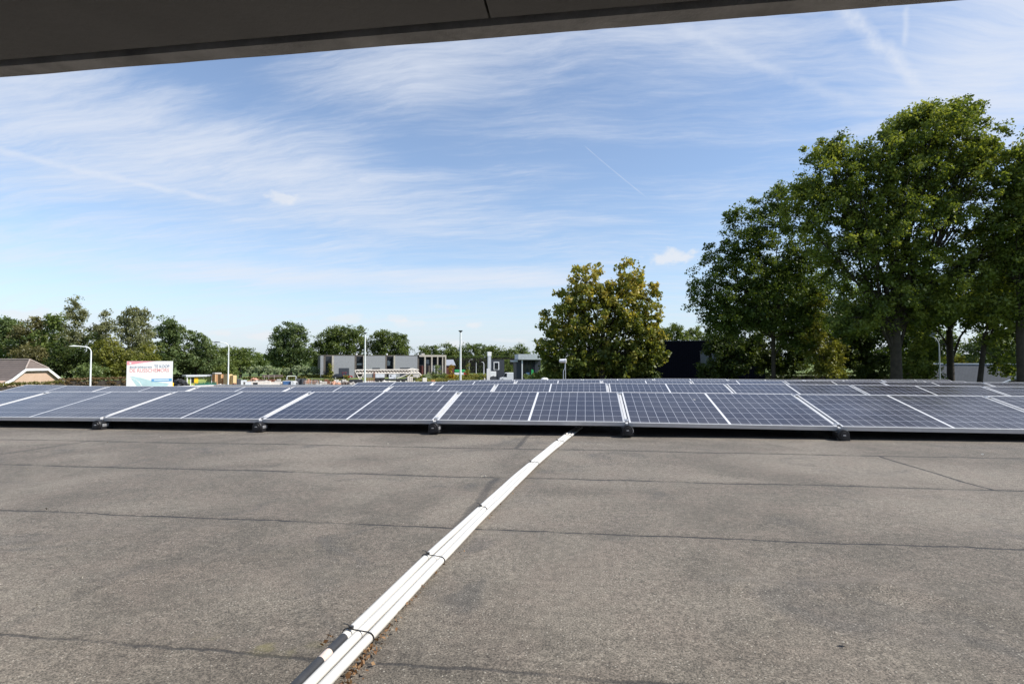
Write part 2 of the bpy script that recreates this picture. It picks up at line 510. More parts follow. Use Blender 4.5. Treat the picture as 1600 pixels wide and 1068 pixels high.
M['cratelit'] = stripes('sunlit_tone_timber', (.66, .50, .27), (.40, .28, .13), 2, .16, .14, .75)  # same timber with sunlight put into the colour; battens use it too
M['tarp'] = mat('grey_tarp', (.42, .40, .37), .6, 0, .15, 3, .5, 8)
M['darktarp'] = mat('black_tarp', (.02, .022, .028), .6, 0, .3, 2, .8, 5)
M['greensteel'] = mat('green_steel', (.02, .14, .10), .5, .1, .15, 2)
M['bluepaint'] = mat('blue_paint', (.035, .10, .24), .45, 0, .12, 2)
M['palegrey'] = mat('pale_grey_paint', (.50, .53, .56), .55, 0, .1, 2)
M['concrete'] = mat('concrete', (.42, .40, .37), .9, 0, .15, 1.5, .3)
M['whiteconc'] = mat('white_concrete', (.66, .62, .57), .85, 0, .12, 1.5)
M['rust'] = mat('rusty_steel', (.20, .09, .055), .8, .2, .3, 5)
M['redpaint'] = mat('red_paint', (.42, .05, .035), .5, 0, .15, 3)
M['salmon'] = mat('salmon_brick_rubble', (.46, .26, .18), .9, 0, .25, 4)
M['brownwood'] = mat('weathered_wood', (.13, .10, .085), .85, 0, .25, 4)
M['cranewhite'] = mat('cream_crane_paint', (.68, .63, .56), .5, 0, .12, 3)
M['carred'] = mat('red_car_paint', (.28, .012, .025), .25, .2, .05, 2)
M['carblack'] = mat('black_car_paint', (.02, .021, .025), .22, .2, .05, 2)
M['carwhite'] = mat('white_car_paint', (.78, .79, .80), .25, 0, .04, 2)
M['carsilver'] = mat('silver_car_paint', (.48, .49, .52), .28, .3, .05, 2)
M['tyre'] = mat('tyre_rubber', (.02, .02, .02), .85, 0, .2, 20)
M['green'] = mat('bright_green_sheet', (.03, .36, .10), .5, 0, .1, 2)
M['signwhite'] = mat('sign_board_white', (.60, .61, .625), .55, 0, .03, 2)
M['signpink'] = mat('sign_pink', (.58, .22, .27), .55, 0, .04, 2)
M['signnavy'] = mat('sign_navy_letters', (.10, .12, .23), .55, 0, .04, 2)
M['signrose'] = mat('sign_rose_letters', (.55, .23, .25), .55, 0, .04, 2)
M['signice'] = mat('sign_ice_blue', (.33, .46, .50), .55, 0, .1, 1)
M['signblue'] = mat('sign_blue_bar', (.09, .25, .47), .55, 0, .04, 2)
M['signpale'] = mat('sign_pale_blue', (.45, .55, .68), .55, 0, .04, 2)
M['dryleaf'] = foliage('dry_leaves', (.10, .05, .025), (.22, .12, .06), (.36, .24, .13), .15, .03)

OAK = foliage('oak_leaves', (.050, .078, .016), (.135, .182, .036), (.295, .330, .075), .48, .02)
OAKD = foliage('dark_oak_leaves', (.034, .062, .014), (.080, .125, .026), (.165, .215, .046), .44, .02)
FAR = foliage('far_tree_leaves', (.062, .092, .026), (.118, .162, .042), (.185, .225, .062), .38, .02)
FARB = foliage('far_blue_green_leaves', (.060, .094, .036), (.106, .150, .054), (.165, .210, .074), .38, .02)
BIRCH = foliage('birch_leaves', (.105, .118, .055), (.185, .198, .092), (.280, .282, .150), .38, .02)
YELG = foliage('yellow_green_leaves', (.085, .100, .018), (.165, .180, .032), (.260, .255, .058), .40, .02)
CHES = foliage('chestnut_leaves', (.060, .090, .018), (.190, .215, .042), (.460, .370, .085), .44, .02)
BROWNL = foliage('olive_brown_leaves', (.085, .080, .034), (.142, .136, .056), (.205, .190, .080), .36, .02)
WIL = foliage('willow_leaves', (.180, .225, .130), (.290, .350, .210), (.400, .450, .290), .36, .02)
LIME = foliage('light_green_leaves', (.085, .125, .040), (.160, .215, .070), (.240, .295, .115), .40, .02)
HEDGE = foliage('hedge_leaves', (.090, .088, .024), (.145, .142, .040), (.195, .178, .060), .28, .02)
HEDGEB = foliage('beech_hedge_leaves', (.110, .072, .038), (.170, .115, .058), (.210, .155, .076), .28, .02)
FIRE = foliage('orange_leaves', (.16, .105, .014), (.34, .21, .02), (.52, .31, .03), .38, .02)
GRASSL = foliage('tall_grass', (.130, .145, .034), (.220, .220, .050), (.36, .31, .075), .34, .02)
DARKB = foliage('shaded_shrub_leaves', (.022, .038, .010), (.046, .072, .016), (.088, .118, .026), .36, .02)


# ------------------------------------------------------------------ mesh collector
class MB:
    def __init__(s):
        s.v, s.f = [], []

    def poly(s, vs, fs, mtx=None):
        o = len(s.v)
        s.v += [tuple(mtx @ Vector(q)) if mtx else tuple(q) for q in vs]
        s.f += [tuple(i + o for i in f) for f in fs]
        return s

    def box(s, x0, x1, y0, y1, z0, z1, mtx=None, bev=0):
        if bev:
            bm = bmesh.new()
            bmesh.ops.create_cube(bm, size=1)
            for q in bm.verts:
                q.co = Vector(((x0 + x1) / 2 + q.co.x * (x1 - x0), (y0 + y1) / 2 + q.co.y * (y1 - y0), (z0 + z1) / 2 + q.co.z * (z1 - z0)))
            bmesh.ops.bevel(bm, geom=bm.edges[:], offset=bev, segments=2, affect='EDGES', profile=.5)
            bm.verts.index_update()
            s.poly([q.co.copy() for q in bm.verts], [[q.index for q in f.verts] for f in bm.faces], mtx)
            bm.free()
            return s
        vs = [(x, y, z) for z in (z0, z1) for y in (y0, y1) for x in (x0, x1)]
        return s.poly(vs, [(0, 2, 3, 1), (4, 5, 7, 6), (0, 1, 5, 4), (2, 6, 7, 3), (0, 4, 6, 2), (1, 3, 7, 5)], mtx)

    def prism(s, pts, a, b, axis=1, mtx=None):        # extrude a 2-D outline; axis 1: pts are (x,z) and a..b along y; 0: (y,z) along x; 2: (x,y) along z
        n = len(pts)

        def mk(p, t):
            return (p[0], t, p[1]) if axis == 1 else ((t, p[0], p[1]) if axis == 0 else (p[0], p[1], t))
        vs = [mk(p, a) for p in pts] + [mk(p, b) for p in pts]
        fs = [tuple(range(n))[::-1], tuple(range(n, 2 * n))] + [(i, (i + 1) % n, n + (i + 1) % n, n + i) for i in range(n)]
        return s.poly(vs, fs, mtx)

    def tube(s, pts, rad, n=8, mtx=None, cap=True):
        pts = [Vector(p) for p in pts]
        if not isinstance(rad, (list, tuple)):
            rad = [rad] * len(pts)
        vs, fs = [], []
        up = Vector((0, 0, 1))
        for i, p in enumerate(pts):
            t = (pts[min(i + 1, len(pts) - 1)] - pts[max(i - 1, 0)]).normalized()
            a = t.cross(up if abs(t.z) < .95 else Vector((1, 0, 0))).normalized()
            b = a.cross(t)
            for k in range(n):
                th = 2 * math.pi * k / n
                vs.append(p + (a * math.cos(th) + b * math.sin(th)) * rad[i])
        for i in range(len(pts) - 1):
            for k in range(n):
                fs.append((i * n + k, i * n + (k + 1) % n, (i + 1) * n + (k + 1) % n, (i + 1) * n + k))
        if cap:
            fs += [tuple(range(n))[::-1], tuple((len(pts) - 1) * n + k for k in range(n))]
        return s.poly(vs, fs, mtx)

    def lathe(s, prof, n=16, mtx=None):               # prof: (r,z)
        vs, fs = [], []
        for r, z in prof:
            vs += [(r * math.cos(2 * math.pi * k / n), r * math.sin(2 * math.pi * k / n), z) for k in range(n)]
        for i in range(len(prof) - 1):
            for k in range(n):
                fs.append((i * n + k, i * n + (k + 1) % n, (i + 1) * n + (k + 1) % n, (i + 1) * n + k))
        fs += [tuple(range(n))[::-1], tuple((len(prof) - 1) * n + k for k in range(n))]
        return s.poly(vs, fs, mtx)

    def build(s, name, material, parent=None, smooth=False):
        me = bpy.data.meshes.new(name)
        me.from_pydata([tuple(q) for q in s.v], [], s.f)
        me.update()
        bm = bmesh.new()
        bm.from_mesh(me)
        bmesh.ops.recalc_face_normals(bm, faces=bm.faces)
        bm.to_mesh(me)
        bm.free()
        if smooth:
            me.polygons.foreach_set('use_smooth', [True] * len(me.polygons))
            me.set_sharp_from_angle(angle=R(40))
        me.materials.append(material)
        o = bpy.data.objects.new(name, me)
        C.objects.link(o)
        o.parent = parent
        return o


def tag(o, label=None, cat=None, group=None, kind=None):
    for k, v in (('label', label), ('category', cat), ('group', group), ('kind', kind)):
        if v:
            o[k] = v
    return o


def thing(name, label, cat, loc=(0, 0, 0), rz=0.0, group=None, mtx=None):
    o = bpy.data.objects.new(name, None)
    o.empty_display_size = .3
    C.objects.link(o)
    if mtx is not None:
        o.matrix_world = mtx
    else:
        o.location = loc
        o.rotation_euler = (0, 0, rz)
    return tag(o, label, cat, group)


def one(name, mb, material, label, cat, loc=(0, 0, 0), rz=0.0, group=None, smooth=False):
    o = mb.build(name, material, None, smooth)
    o.location = loc
    o.rotation_euler = (0, 0, rz)
    return tag(o, label, cat, group)


def dup(o, parent=None):
    c = o.copy()
    C.objects.link(c)
    c.parent = parent
    for ch in list(o.children):
        dup(ch, c)
    return c


def uv_mesh(name, quads, material, parent):           # quads with metric UVs: first edge is u, last edge is v
    me = bpy.data.meshes.new(name)
    vs, fs, uvs = [], [], []
    for q in quads:
        q = [Vector(p) for p in q]
        u = (q[1] - q[0]).normalized()
        nrm = u.cross(q[-1] - q[0]).normalized()
        v = nrm.cross(u)
        fs.append(tuple(range(len(vs), len(vs) + len(q))))
        vs += [tuple(p) for p in q]
        uvs += [((p - q[0]).dot(u), (p - q[0]).dot(v)) for p in q]
    me.from_pydata(vs, [], fs)
    l = me.uv_layers.new(name='UVMap')
    for i, p in enumerate(uvs):
        l.data[i].uv = p
    me.materials.append(material)
    o = bpy.data.objects.new(name, me)
    C.objects.link(o)
    o.parent = parent
    return o


# ------------------------------------------------------------------ foliage meshes
def leaf_object(name, cen, crad, per, size, material, parent, seed=0, base=None, flat=.8, droop=0.0, tint=None):
    g = np.random.default_rng(seed)
    cen = np.asarray(cen, float)
    n = len(cen)
    crad = np.broadcast_to(np.asarray(crad, float), (n,))
    idx = np.repeat(np.arange(n), per)
    N = len(idx)
    off = g.normal(size=(N, 3))
    off /= np.linalg.norm(off, axis=1)[:, None]
    off *= (g.random(N) ** .55)[:, None] * crad[idx][:, None]
    off[:, 2] *= flat
    pos = cen[idx] + off
    nr = g.normal(size=(N, 3)) * .75 + off / (crad[idx][:, None] + 1e-6) * .5
    nr[:, 2] += .45
    nr /= np.linalg.norm(nr, axis=1)[:, None]
    t = np.cross(nr, g.normal(size=(N, 3)))
    t /= np.linalg.norm(t, axis=1)[:, None] + 1e-9
    t[:, 2] -= droop
    t /= np.linalg.norm(t, axis=1)[:, None]
    b = np.cross(nr, t)
    b /= np.linalg.norm(b, axis=1)[:, None] + 1e-9
    s = (size * (.45 + 1.15 * g.random(N) ** 1.3))[:, None]
    co = np.empty((N, 4, 3))
    co[:, 0] = pos - t * s * .5
    co[:, 1] = pos + b * s * .32 + t * s * .08
    co[:, 2] = pos + t * s * .5
    co[:, 3] = pos - b * s * .32 + t * s * .08
    me = bpy.data.meshes.new(name)
    me.vertices.add(N * 4)
    me.vertices.foreach_set('co', co.reshape(-1).astype(np.float32))
    me.loops.add(N * 4)
    me.loops.foreach_set('vertex_index', np.arange(N * 4, dtype=np.int32))
    me.polygons.add(N)
    me.polygons.foreach_set('loop_start', np.arange(0, N * 4, 4, dtype=np.int32))
    me.update(calc_edges=True)
    ct = g.random(n) if tint is None else np.asarray(tint)
    tv = np.clip(.62 * ct[idx] + .38 * g.random(N), 0, 1)
    a = me.attributes.new('tint', 'FLOAT', 'FACE')
    a.data.foreach_set('value', tv.astype(np.float32))
    me.materials.append(material)
    o = bpy.data.objects.new(name, me)
    C.objects.link(o)
    o.parent = parent
    return o


def blob_clumps(blobs, cr, k, g, shell=2.4):
    P, Rr, own = [], [], []
    for bi, (c, rx, ry, rz) in enumerate(blobs):
        n = max(3, int(k * (rx * rz + .5 * rx * ry) / (cr * cr)))
        v = g.normal(size=(n, 3))
        v /= np.linalg.norm(v, axis=1)[:, None]
        v *= (g.random(n) ** (1 / shell))[:, None]
        v *= (.86 + .28 * g.random(n))[:, None]
        P.append(np.array(c) + v * np.array([rx, ry, rz]))
        Rr.append(cr * (.6 + .75 * g.random(n)))
        own += [bi] * n
    return np.concatenate(P), np.concatenate(Rr), np.array(own)


def wood(mb, base, r0, fork, blobs, P, own, g, limbs=True, lean=(0, 0), twigs=.35, sides=9):
    # a tapered trunk from base to fork, a limb into every blob and twigs out to the leaf clumps
    base, fork = Vector(base), Vector(fork)
    n = 7
    tr = []
    for i in range(n):
        u = i / (n - 1)
        p = base.lerp(fork, u)
        p += Vector((math.sin(u * 4 + r0) * r0 * .25, math.cos(u * 3.1) * r0 * .2, 0)) * (u > 0)
        tr.append(p)
    rad = [r0 * (1.45 - .3 * min(1, i / 1.2) if i < 2 else 1.0 - .34 * i / (n - 1)) for i in range(n)]
    mb.tube(tr, rad, sides + 3)
    if not limbs:
        return
    for bi, (c, rx, ry, rz) in enumerate(blobs):
        c = Vector(c)
        st = tr[-1 - (bi % 3)] if len(blobs) > 2 else tr[-1]
        d = c - st
        mid1 = st + d * .35 + Vector((0, 0, d.length * .10))
        mid2 = st + d * .72 + Vector((g.normal() * .25, g.normal() * .25, d.length * .06))
        rl = max(.03, r0 * .42 * min(1, .4 + rx * rz / 14))
        pts = [st, mid1, mid2, c + Vector((0, 0, rz * .35))]
        mb.tube(pts, [rl, rl * .72, rl * .48, rl * .2], sides - 2)
        ids = np.where(own == bi)[0]
        for j in ids[: int(len(ids) * twigs)]:
            q = Vector(P[j])
            a = pts[1].lerp(pts[2], g.random()) if g.random() < .5 else pts[2].lerp(pts[3], g.random())
            h = a.lerp(q, .5) + Vector((g.normal() * .15, g.normal() * .15, .12))
            mb.tube([a, h, q], [rl * .22, rl * .15, rl * .06], 4, None, False)


def tree(name, label, px, d, blobs, r0, leafsize, material, cr=.8, k=3.0, per=70, fork=None, group=None, bark='bark', cat='tree', seed=1,
         twigs=.35, flat=.8, droop=0.0, tintf=None, shell=2.4, ddepth=1.0):
    # blobs: (px, py, rx_px, ry_px[, metres further back]) -> ellipsoids of real size at d
    g = np.random.default_rng(seed)
    base = gp(px, d)
    t = thing(name, label, cat, base, 0, group)
    s = d / F_PX
    B = []
    for q in blobs:
        back = q[4] if len(q) > 4 else 0
        c = at(q[0], q[1], d + back) - base
        k2 = (d + back) / F_PX
        B.append((tuple(c), q[2] * k2, ddepth * .5 * (q[2] + q[3]) * k2, q[3] * k2))
    P, rr, own = blob_clumps(B, cr, k, g, shell)
    ok = P[:, 2] > .15
    P, rr, own = P[ok], rr[ok], own[ok]
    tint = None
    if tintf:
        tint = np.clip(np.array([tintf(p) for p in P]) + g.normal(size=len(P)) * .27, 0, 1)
    if r0:
        mb = MB()
        if fork:
            fk = at(fork[0], fork[1], d) - base
        else:
            zc = min(b[0][2] for b in B)
            fk = Vector((np.mean([b[0][0] for b in B]), 0, max(.5, zc)))
        wood(mb, (0, 0, -.2), r0, fk, B, P, own, g, True, twigs=twigs)
        mb.build('trunk', M[bark], t, True)
    leaf_object('crown', P, rr, per, leafsize, material, t, seed, flat=flat, droop=droop, tint=tint)
    return t


def bush(name, label, px, d, blobs, leafsize, material, group=None, cat='shrub', **kw):
    return tree(name, label, px, d, blobs, 0.05, leafsize, material, group=group, cat=cat, **kw)


# ------------------------------------------------------------------ ground
def sheet(name, pts, z, material):
    mb = MB()
    mb.poly([(p[0], p[1], z) for p in pts], [tuple(range(len(pts)))])
    return tag(mb.build(name, material), kind='structure')


M['meadow'] = ground_material('meadow', ((.060, .095, .020), (.095, .140, .026), (.155, .165, .045)), .015, .5)
M['dirt'] = ground_material('sandy_yard', ((.20, .17, .13), (.26, .23, .18), (.33, .30, .25)), .08, .9)
M['asphalt'] = ground_material('asphalt', ((.075, .076, .08), (.11, .11, .112)), .05, 2.0)
sheet('ground', [(-2500, -600), (2500, -600), (2500, 3000), (-2500, 3000)], 0.0, M['meadow'])
sheet('storage_yard', [gp(225, 108), gp(640, 108), gp(660, 150), gp(560, 152), gp(215, 150)], .006, M['dirt'])
sheet('concrete_apron', [gp(545, 128), gp(700, 128), gp(690, 150), gp(575, 150)], .012, M['concrete'])
sheet('road', [gp(772, 60), gp(850, 60), gp(800, 130), gp(778, 180), gp(700, 215), gp(640, 225), gp(640, 232), gp(705, 222), gp(772, 205), gp(757, 180), gp(764, 130)][::1], .018, M['asphalt'])
sheet('car_park', [gp(775, 150), gp(860, 140), gp(870, 200), gp(790, 215)], .012, M['asphalt'])

sheet('forest_floor', [gp(860, 44), gp(1100, 40), gp(1700, 26), gp(1700, 70), gp(1450, 100), gp(860, 100)], .024, mat('leafy_soil', (.035, .032, .018), .95, 0, .4, .8))

# ------------------------------------------------------------------ the flat roof in front of the window
roof = thing('flat_roof', 'wide flat roof of grey mineral felt that carries the solar panels', 'roof', mtx=ROOF)
RX0, RX1, RY0, RY1 = -13.2, 14.0, -1.2, 17.4


def roof_mesh():
    xs = sorted(set([round(v, 3) for v in np.linspace(RX0, -2.6, 40)] + [round(v, 3) for v in np.linspace(-2.6, 3.2, 146)] + [round(v, 3) for v in np.linspace(3.2, RX1, 40)]))
    ys = sorted(set([round(v, 3) for v in np.linspace(RY0, .7, 6)] + [round(v, 3) for v in np.linspace(.7, 5.2, 150)] + [round(v, 3) for v in np.linspace(5.2, RY1, 40)]))
    from mathutils import noise as mn
    seams = (1.058, 1.971, 2.907, 3.934)

    def h(x, y):
        z = .006 * mn.noise(Vector((x * .7, y * .7, 1))) + .004 * mn.noise(Vector((x * 2.1, y * 2.1, 5)))
        # wrinkles in the near sheet
        for (a, b, c, d_, k) in ((.38, 1.53, .78, 1.59, .011), (.36, 1.26, .40, 1.55, .008), (.78, 1.59, 1.05, 1.47, .010), (-1.4, 1.3, -.9, 1.75, .004), (-2.2, 1.5, -1.3, 1.9, .003)):
            px_, py_ = x - a, y - b
            L2 = (c - a) ** 2 + (d_ - b) ** 2
            t = max(0, min(1, (px_ * (c - a) + py_ * (d_ - b)) / L2))
            q = math.hypot(px_ - t * (c - a), py_ - t * (d_ - b))
            z += k * math.exp(-(q / .05) ** 2)
        for s in seams:                      # each sheet laps over the next: a small lip
            if 0 <= y - s < .12:
                z += .0035 * (1 - (y - s) / .12)
        return z if y < 6 else z * .5
    vs = [(x, y, h(x, y)) for y in ys for x in xs]
    nx = len(xs)
    fs = [(j * nx + i, j * nx + i + 1, (j + 1) * nx + i + 1, (j + 1) * nx + i) for j in range(len(ys) - 1) for i in range(nx - 1)]
    mb = MB()
    mb.poly(vs, fs)
    return mb


o = roof_mesh().build('roof_surface', M['felt'], roof, True)
mb = MB()
mb.box(RX0, RX1, RY0, RY1, -5.6, -.03)
mb.build('wall', M['render'], roof)
mb = MB()
mb.box(RX0 - .03, RX1 + .03, RY1, RY1 + .08, -.25, .05)
mb.box(RX0 - .08, RX0, RY0, RY1, -.25, .05)
mb.box(RX1, RX1 + .08, RY0, RY1, -.25, .05)
mb.build('roof_edge', M['alu'], roof)

# ------------------------------------------------------------------ roof overhang above the window
def on_y(px, py, y):
    v = ray(px, py)
    return v * (y / v.y) + Vector((0, 0, HC))


pa, pb = on_y(0, 121, .72), on_y(1475, 3, .72)
ex = (pb - pa).normalized()
ey = Vector((0, 0, 1)).cross(ex).normalized()
ez = ex.cross(ey)
EM = Matrix(((ex.x, ey.x, ez.x, pa.x), (ex.y, ey.y, ez.y, pa.y), (ex.z, ey.z, ez.z, pa.z), (0, 0, 0, 1)))
ov = thing('roof_overhang', 'dark brown soffit and weathered edge of the roof overhang along the top', 'roof overhang', mtx=EM)
jx = (EM.inverted() @ on_y(770, 40, .70)).x
xa, xb = -2.2, 3.2
from mathutils import noise as mnoise
mb = MB()                                     # eave profile with a slightly uneven lower lip
N = 260
vs, fs = [], []
for i in range(N + 1):
    x = xa + (xb - xa) * i / N
    e = .0016 * mnoise.noise(Vector((x * 7, 0, 0))) + .0007 * mnoise.noise(Vector((x * 40, 3, 0)))
    vs += [(x, 0 + e, .0), (x, -.026, .0006), (x, -.026, .06), (x, .004, .06)]
for i in range(N):
    for k in range(4):
        fs.append((i * 4 + k, i * 4 + (k + 1) % 4, i * 4 + 4 + (k + 1) % 4, i * 4 + 4 + k))
mb.poly(vs, fs)
mb.build('eave_profile', M['eave'], ov)
mb = MB()
mb.box(xa, xb, -.043, -.026, .045, .06)
mb.build('groove', M['gapblack'], ov)
for x0, x1 in ((xa, jx - .0016), (jx + .0016, xb)):
    mb = MB()
    mb.box(x0, x1, -.95, -.043, .0, .059)
    mb.build('soffit_board', M['soffit'], ov)
mb = MB()
mb.box(xa, xb, -.95, .02, .06, .10)
mb.build('roof_deck', M['gapblack'], ov)
mb = MB()                                     # the wall over and beside the window, behind the camera
mb.box(-9, 9, -1.25, -1.10, -2.0, .05)
mb.build('wall', M['eave'], ov)

# ------------------------------------------------------------------ solar panels
TILT, Z0, PITCHX = .223, .115, 1.72
ordn = ['first', 'second', 'third', 'fourth', 'fifth', 'sixth', 'seventh', 'eighth', 'ninth', 'tenth', 'eleventh']
p0 = thing('solar_panel', '', 'solar panel')
fr = MB()
a = PL / 2
fr.box(-a, a, 0, .012, -.035, .0).box(-a, a, PW - .012, PW, -.035, .0).box(-a, -a + .011, .012, PW - .012, -.035, .0).box(a - .011, a, .012, PW - .012, -.035, .0)
fr.build('frame', M['alu'], p0)
gl = MB()
gl.box(-a + .011, a - .011, .012, PW - .012, -.008, -.0015)
gl.build('glass', M['cells'], p0)
df = MB()
cz, sz = math.cos(TILT), math.sin(TILT)
rear = [(PW - .004, -.036), (PW + .10 * cz, -.036 - .28), (PW + .103 * cz, -.036 - .28), (PW + .002, -.036)]
df.prism(rear, -a, a, 0)
df.build('rear_light_block', M['steel'], p0)  # unseen rear sheet, added to keep the space under the panel dark

mt0 = thing('panel_mount', '', 'panel mount')    # foot, rail and clamps in the gap between two panels
mb = MB()
foot = Matrix.Translation((0, -.012, -.064)) @ Matrix.Rotation(-TILT, 4, 'X') @ Matrix.Scale(1.08, 4)
mb.lathe([(.004, .066), (.026, .066), (.028, .060), (.040, .060), (.043, .055), (.043, .020), (.040, .016), (.038, -.05)], 20, foot @ Matrix.Rotation(R(90), 4, 'X'))
mb.box(-.046, .046, -.05, .08, -.0415, -.020, foot)
mb.build('foot', M['blackplastic'], mt0, True)
mb = MB()
mb.box(-.046, .046, -.040, .05, .014, .023, foot, .003)
mb.build('bracket', M['blackplastic'], mt0)
mb = MB()
mb.box(.0285, .047, -.035, .03, -.018, .008, foot, .004)
mb.build('rail_end', M['steel'], mt0)
mb = MB()
mb.box(-.009, .009, -.072, -.066, -.003, .004, foot)
mb.build('end_cap', M['steel'], mt0)
mb = MB()
mb.box(-.0115, .0115, -.004, PW, -.030, -.012)
mb.build('rail', M['alu'], mt0)
for yy in (.055, PW - .05):
    mb = MB()
    mb.box(-.020, .020, yy - .018, yy + .018, .0005, .004, None, .001)
    mb.lathe([(.007, .004), (.007, .009), (.004, .010)], 10, Matrix.Translation((0, yy, 0)))
    mb.build('clamp', M['steel'], mt0)

ROWS = [(4.7386, -4.8136, range(-2, 6), 'front row', 'solar panels of the front row'),
        (7.3191, -9.9993, range(0, 10), 'second row', 'solar panels of the second row'),
        (9.8656, -4.864, range(0, 8), 'third row', 'solar panels of the third row'),
        (12.42, -3.54, range(0, 7), 'fourth row', 'solar panels of the fourth row'),
        (15.0, 1.15, range(0, 5), 'farthest row', 'solar panels of the farthest row')]
SAG = [([-2, -1, 0, 1, 2, 3, 4, 5, 6], [-.010, -.0066, -.0012, .0019, .0122, .0127, -.0038, -.014, -.02]), (list(range(11)), [-.006, -.033, -.034, -.031, -.014, .0171, .0288, .0219, .0091, -.0082, -.015]),
       (list(range(9)), [-.0336, -.0121, .0112, .0219, .0159, .0089, -.0073, -.018, -.02]), (list(range(8)), [-.048, -.024, -.008, 0, -.008, -.022, -.040, -.058]), ([0, 5], [-.075, -.075])]
used = used2 = False
for ri, (ry, rx, ks, rname, grp) in enumerate(ROWS):
    ks = list(ks)
    for n, k in enumerate(ks):
        o = p0 if not used else dup(p0)
        used = True
        jig = Matrix.Rotation(rnd.gauss(0, .0022), 4, 'X') @ Matrix.Rotation(rnd.gauss(0, .0008), 4, 'Y') @ Matrix.Translation((0, 0, rnd.gauss(0, .0015)))
        h0, h1 = float(np.interp(k, *SAG[ri])), float(np.interp(k + 1, *SAG[ri]))     # the old roof sags under the rows
        jig = Matrix.Rotation(-math.atan2(h1 - h0, PITCHX), 4, 'Y') @ jig
        o.matrix_world = ROOF @ Matrix.Translation((rx + (k + .5) * PITCHX, ry, Z0 + (h0 + h1) / 2)) @ Matrix.Rotation(TILT, 4, 'X') @ jig
        side = 'left' if n < len(ks) / 2 else 'right'
        q = ordn[n] if side == 'left' else ordn[len(ks) - 1 - n]
        pos = ('%smost' % side) if q == 'first' else '%s from the %s' % (q, side)
        tag(o, 'dark blue solar panel in the %s, %s' % (rname, pos), 'solar panel', grp)
    for n, k in enumerate(ks[1:]):
        if ri == 4:
            break
        o = mt0 if not used2 else dup(mt0)
        used2 = True
        o.matrix_world = ROOF @ Matrix.Translation((rx + k * PITCHX, ry, Z0 + float(np.interp(k, *SAG[ri])))) @ Matrix.Rotation(TILT, 4, 'X')
        side = 'left' if n < len(ks[1:]) / 2 else 'right'
        q = ordn[n] if side == 'left' else ordn[len(ks) - 2 - n]
        pos = ('%smost' % side) if q == 'first' else '%s from the %s' % (q, side)
        what = 'black foot and clamps' if ri == 0 else 'aluminium rail and clamps'
        tag(o, '%s in a gap of the %s, %s' % (what, rname, pos), 'panel mount', 'mounts between the panels of the ' + rname)

# ------------------------------------------------------------------ white conduit bundle on the felt
bun = thing('conduit_bundle', 'three white plastic conduits tied together, running from the window to the panels', 'conduit', mtx=ROOF)
left = [(x * 1.0475, y * 1.0475) for x, y in ((-.535, .60), (-.520, .94), (-.505, 1.10), (-.482, 1.40), (-.445, 2.06), (-.352, 3.0), (-.262, 3.85), (-.165, 4.62), (-.09, 5.15))]
def cspline(pts, n):
    P_ = np.array(pts)
    t = np.r_[0, np.cumsum(np.hypot(*np.diff(P_, axis=0).T))]
    # piecewise cubic (Catmull-Rom)
    out = []
    for u in np.linspace(0, t[-1], n):
        i = min(max(np.searchsorted(t, u) - 1, 0), len(t) - 2)
        p0_, p1_, p2_, p3_ = P_[max(i - 1, 0)], P_[i], P_[i + 1], P_[min(i + 2, len(t) - 1)]
        f = (u - t[i]) / (t[i + 1] - t[i])
        out.append(.5 * ((2 * p1_) + (-p0_ + p2_) * f + (2 * p0_ - 5 * p1_ + 4 * p2_ - p3_) * f * f + (-p0_ + 3 * p1_ - 3 * p2_ + p3_) * f ** 3))
    return np.array(out)


_la = np.array(left)
_co = np.polyfit(_la[:, 1], _la[:, 0], 3)
path = np.array([(np.polyval(_co, y), y) for y in np.linspace(.62, 5.3, 120)])
dirs = np.gradient(path, axis=0)
dirs /= np.linalg.norm(dirs, axis=1)[:, None]
nrm = np.c_[dirs[:, 1], -dirs[:, 0]]
PR = .0101
offs = []
for j in range(3):
    wv = np.array([.0012 * math.sin(u * 5.1 + j * 2) + .0012 * math.sin(u * 11 + j) for u in np.linspace(0, 4.5, 120)])
    c = path + nrm * (PR * 1.02 + j * (PR * 2.42) + wv * .6)[:, None]
    z = PR + .004 + (.004 * np.sin(np.linspace(0, 9, 120) + j * 1.3)).clip(0)
    offs.append(np.c_[c, z])
    mb = MB()
    if j == 0:
        q = [tuple(p) for p in offs[0] if p[1] > 1.06]
    else:
        q = [tuple(p) for p in offs[j]]
    mb.tube(q, PR, 14)
    mb.build('pipe', M['pvc'], bun, True)
for y0, y1, mk, nm in ((.975, 1.02, 'blacktape', 'tape_wrap'), (1.02, 1.053, 'pinktape', 'tape_band'), (1.053, 1.113, 'blacktape', 'tape_wrap'), (.63, .975, 'blacktape', 'cable_sleeve')):
    q = [Vector((float(np.interp(y, offs[0][:, 1], offs[0][:, 0])), y, float(np.interp(y, offs[0][:, 1], offs[0][:, 2])))) for y in np.linspace(y0, y1, 7)]
    mb = MB()
    mb.tube(q, PR * (.98 if nm == 'tape_band' else 1.06), 14)
    mb.build(nm, M[mk], bun, True)
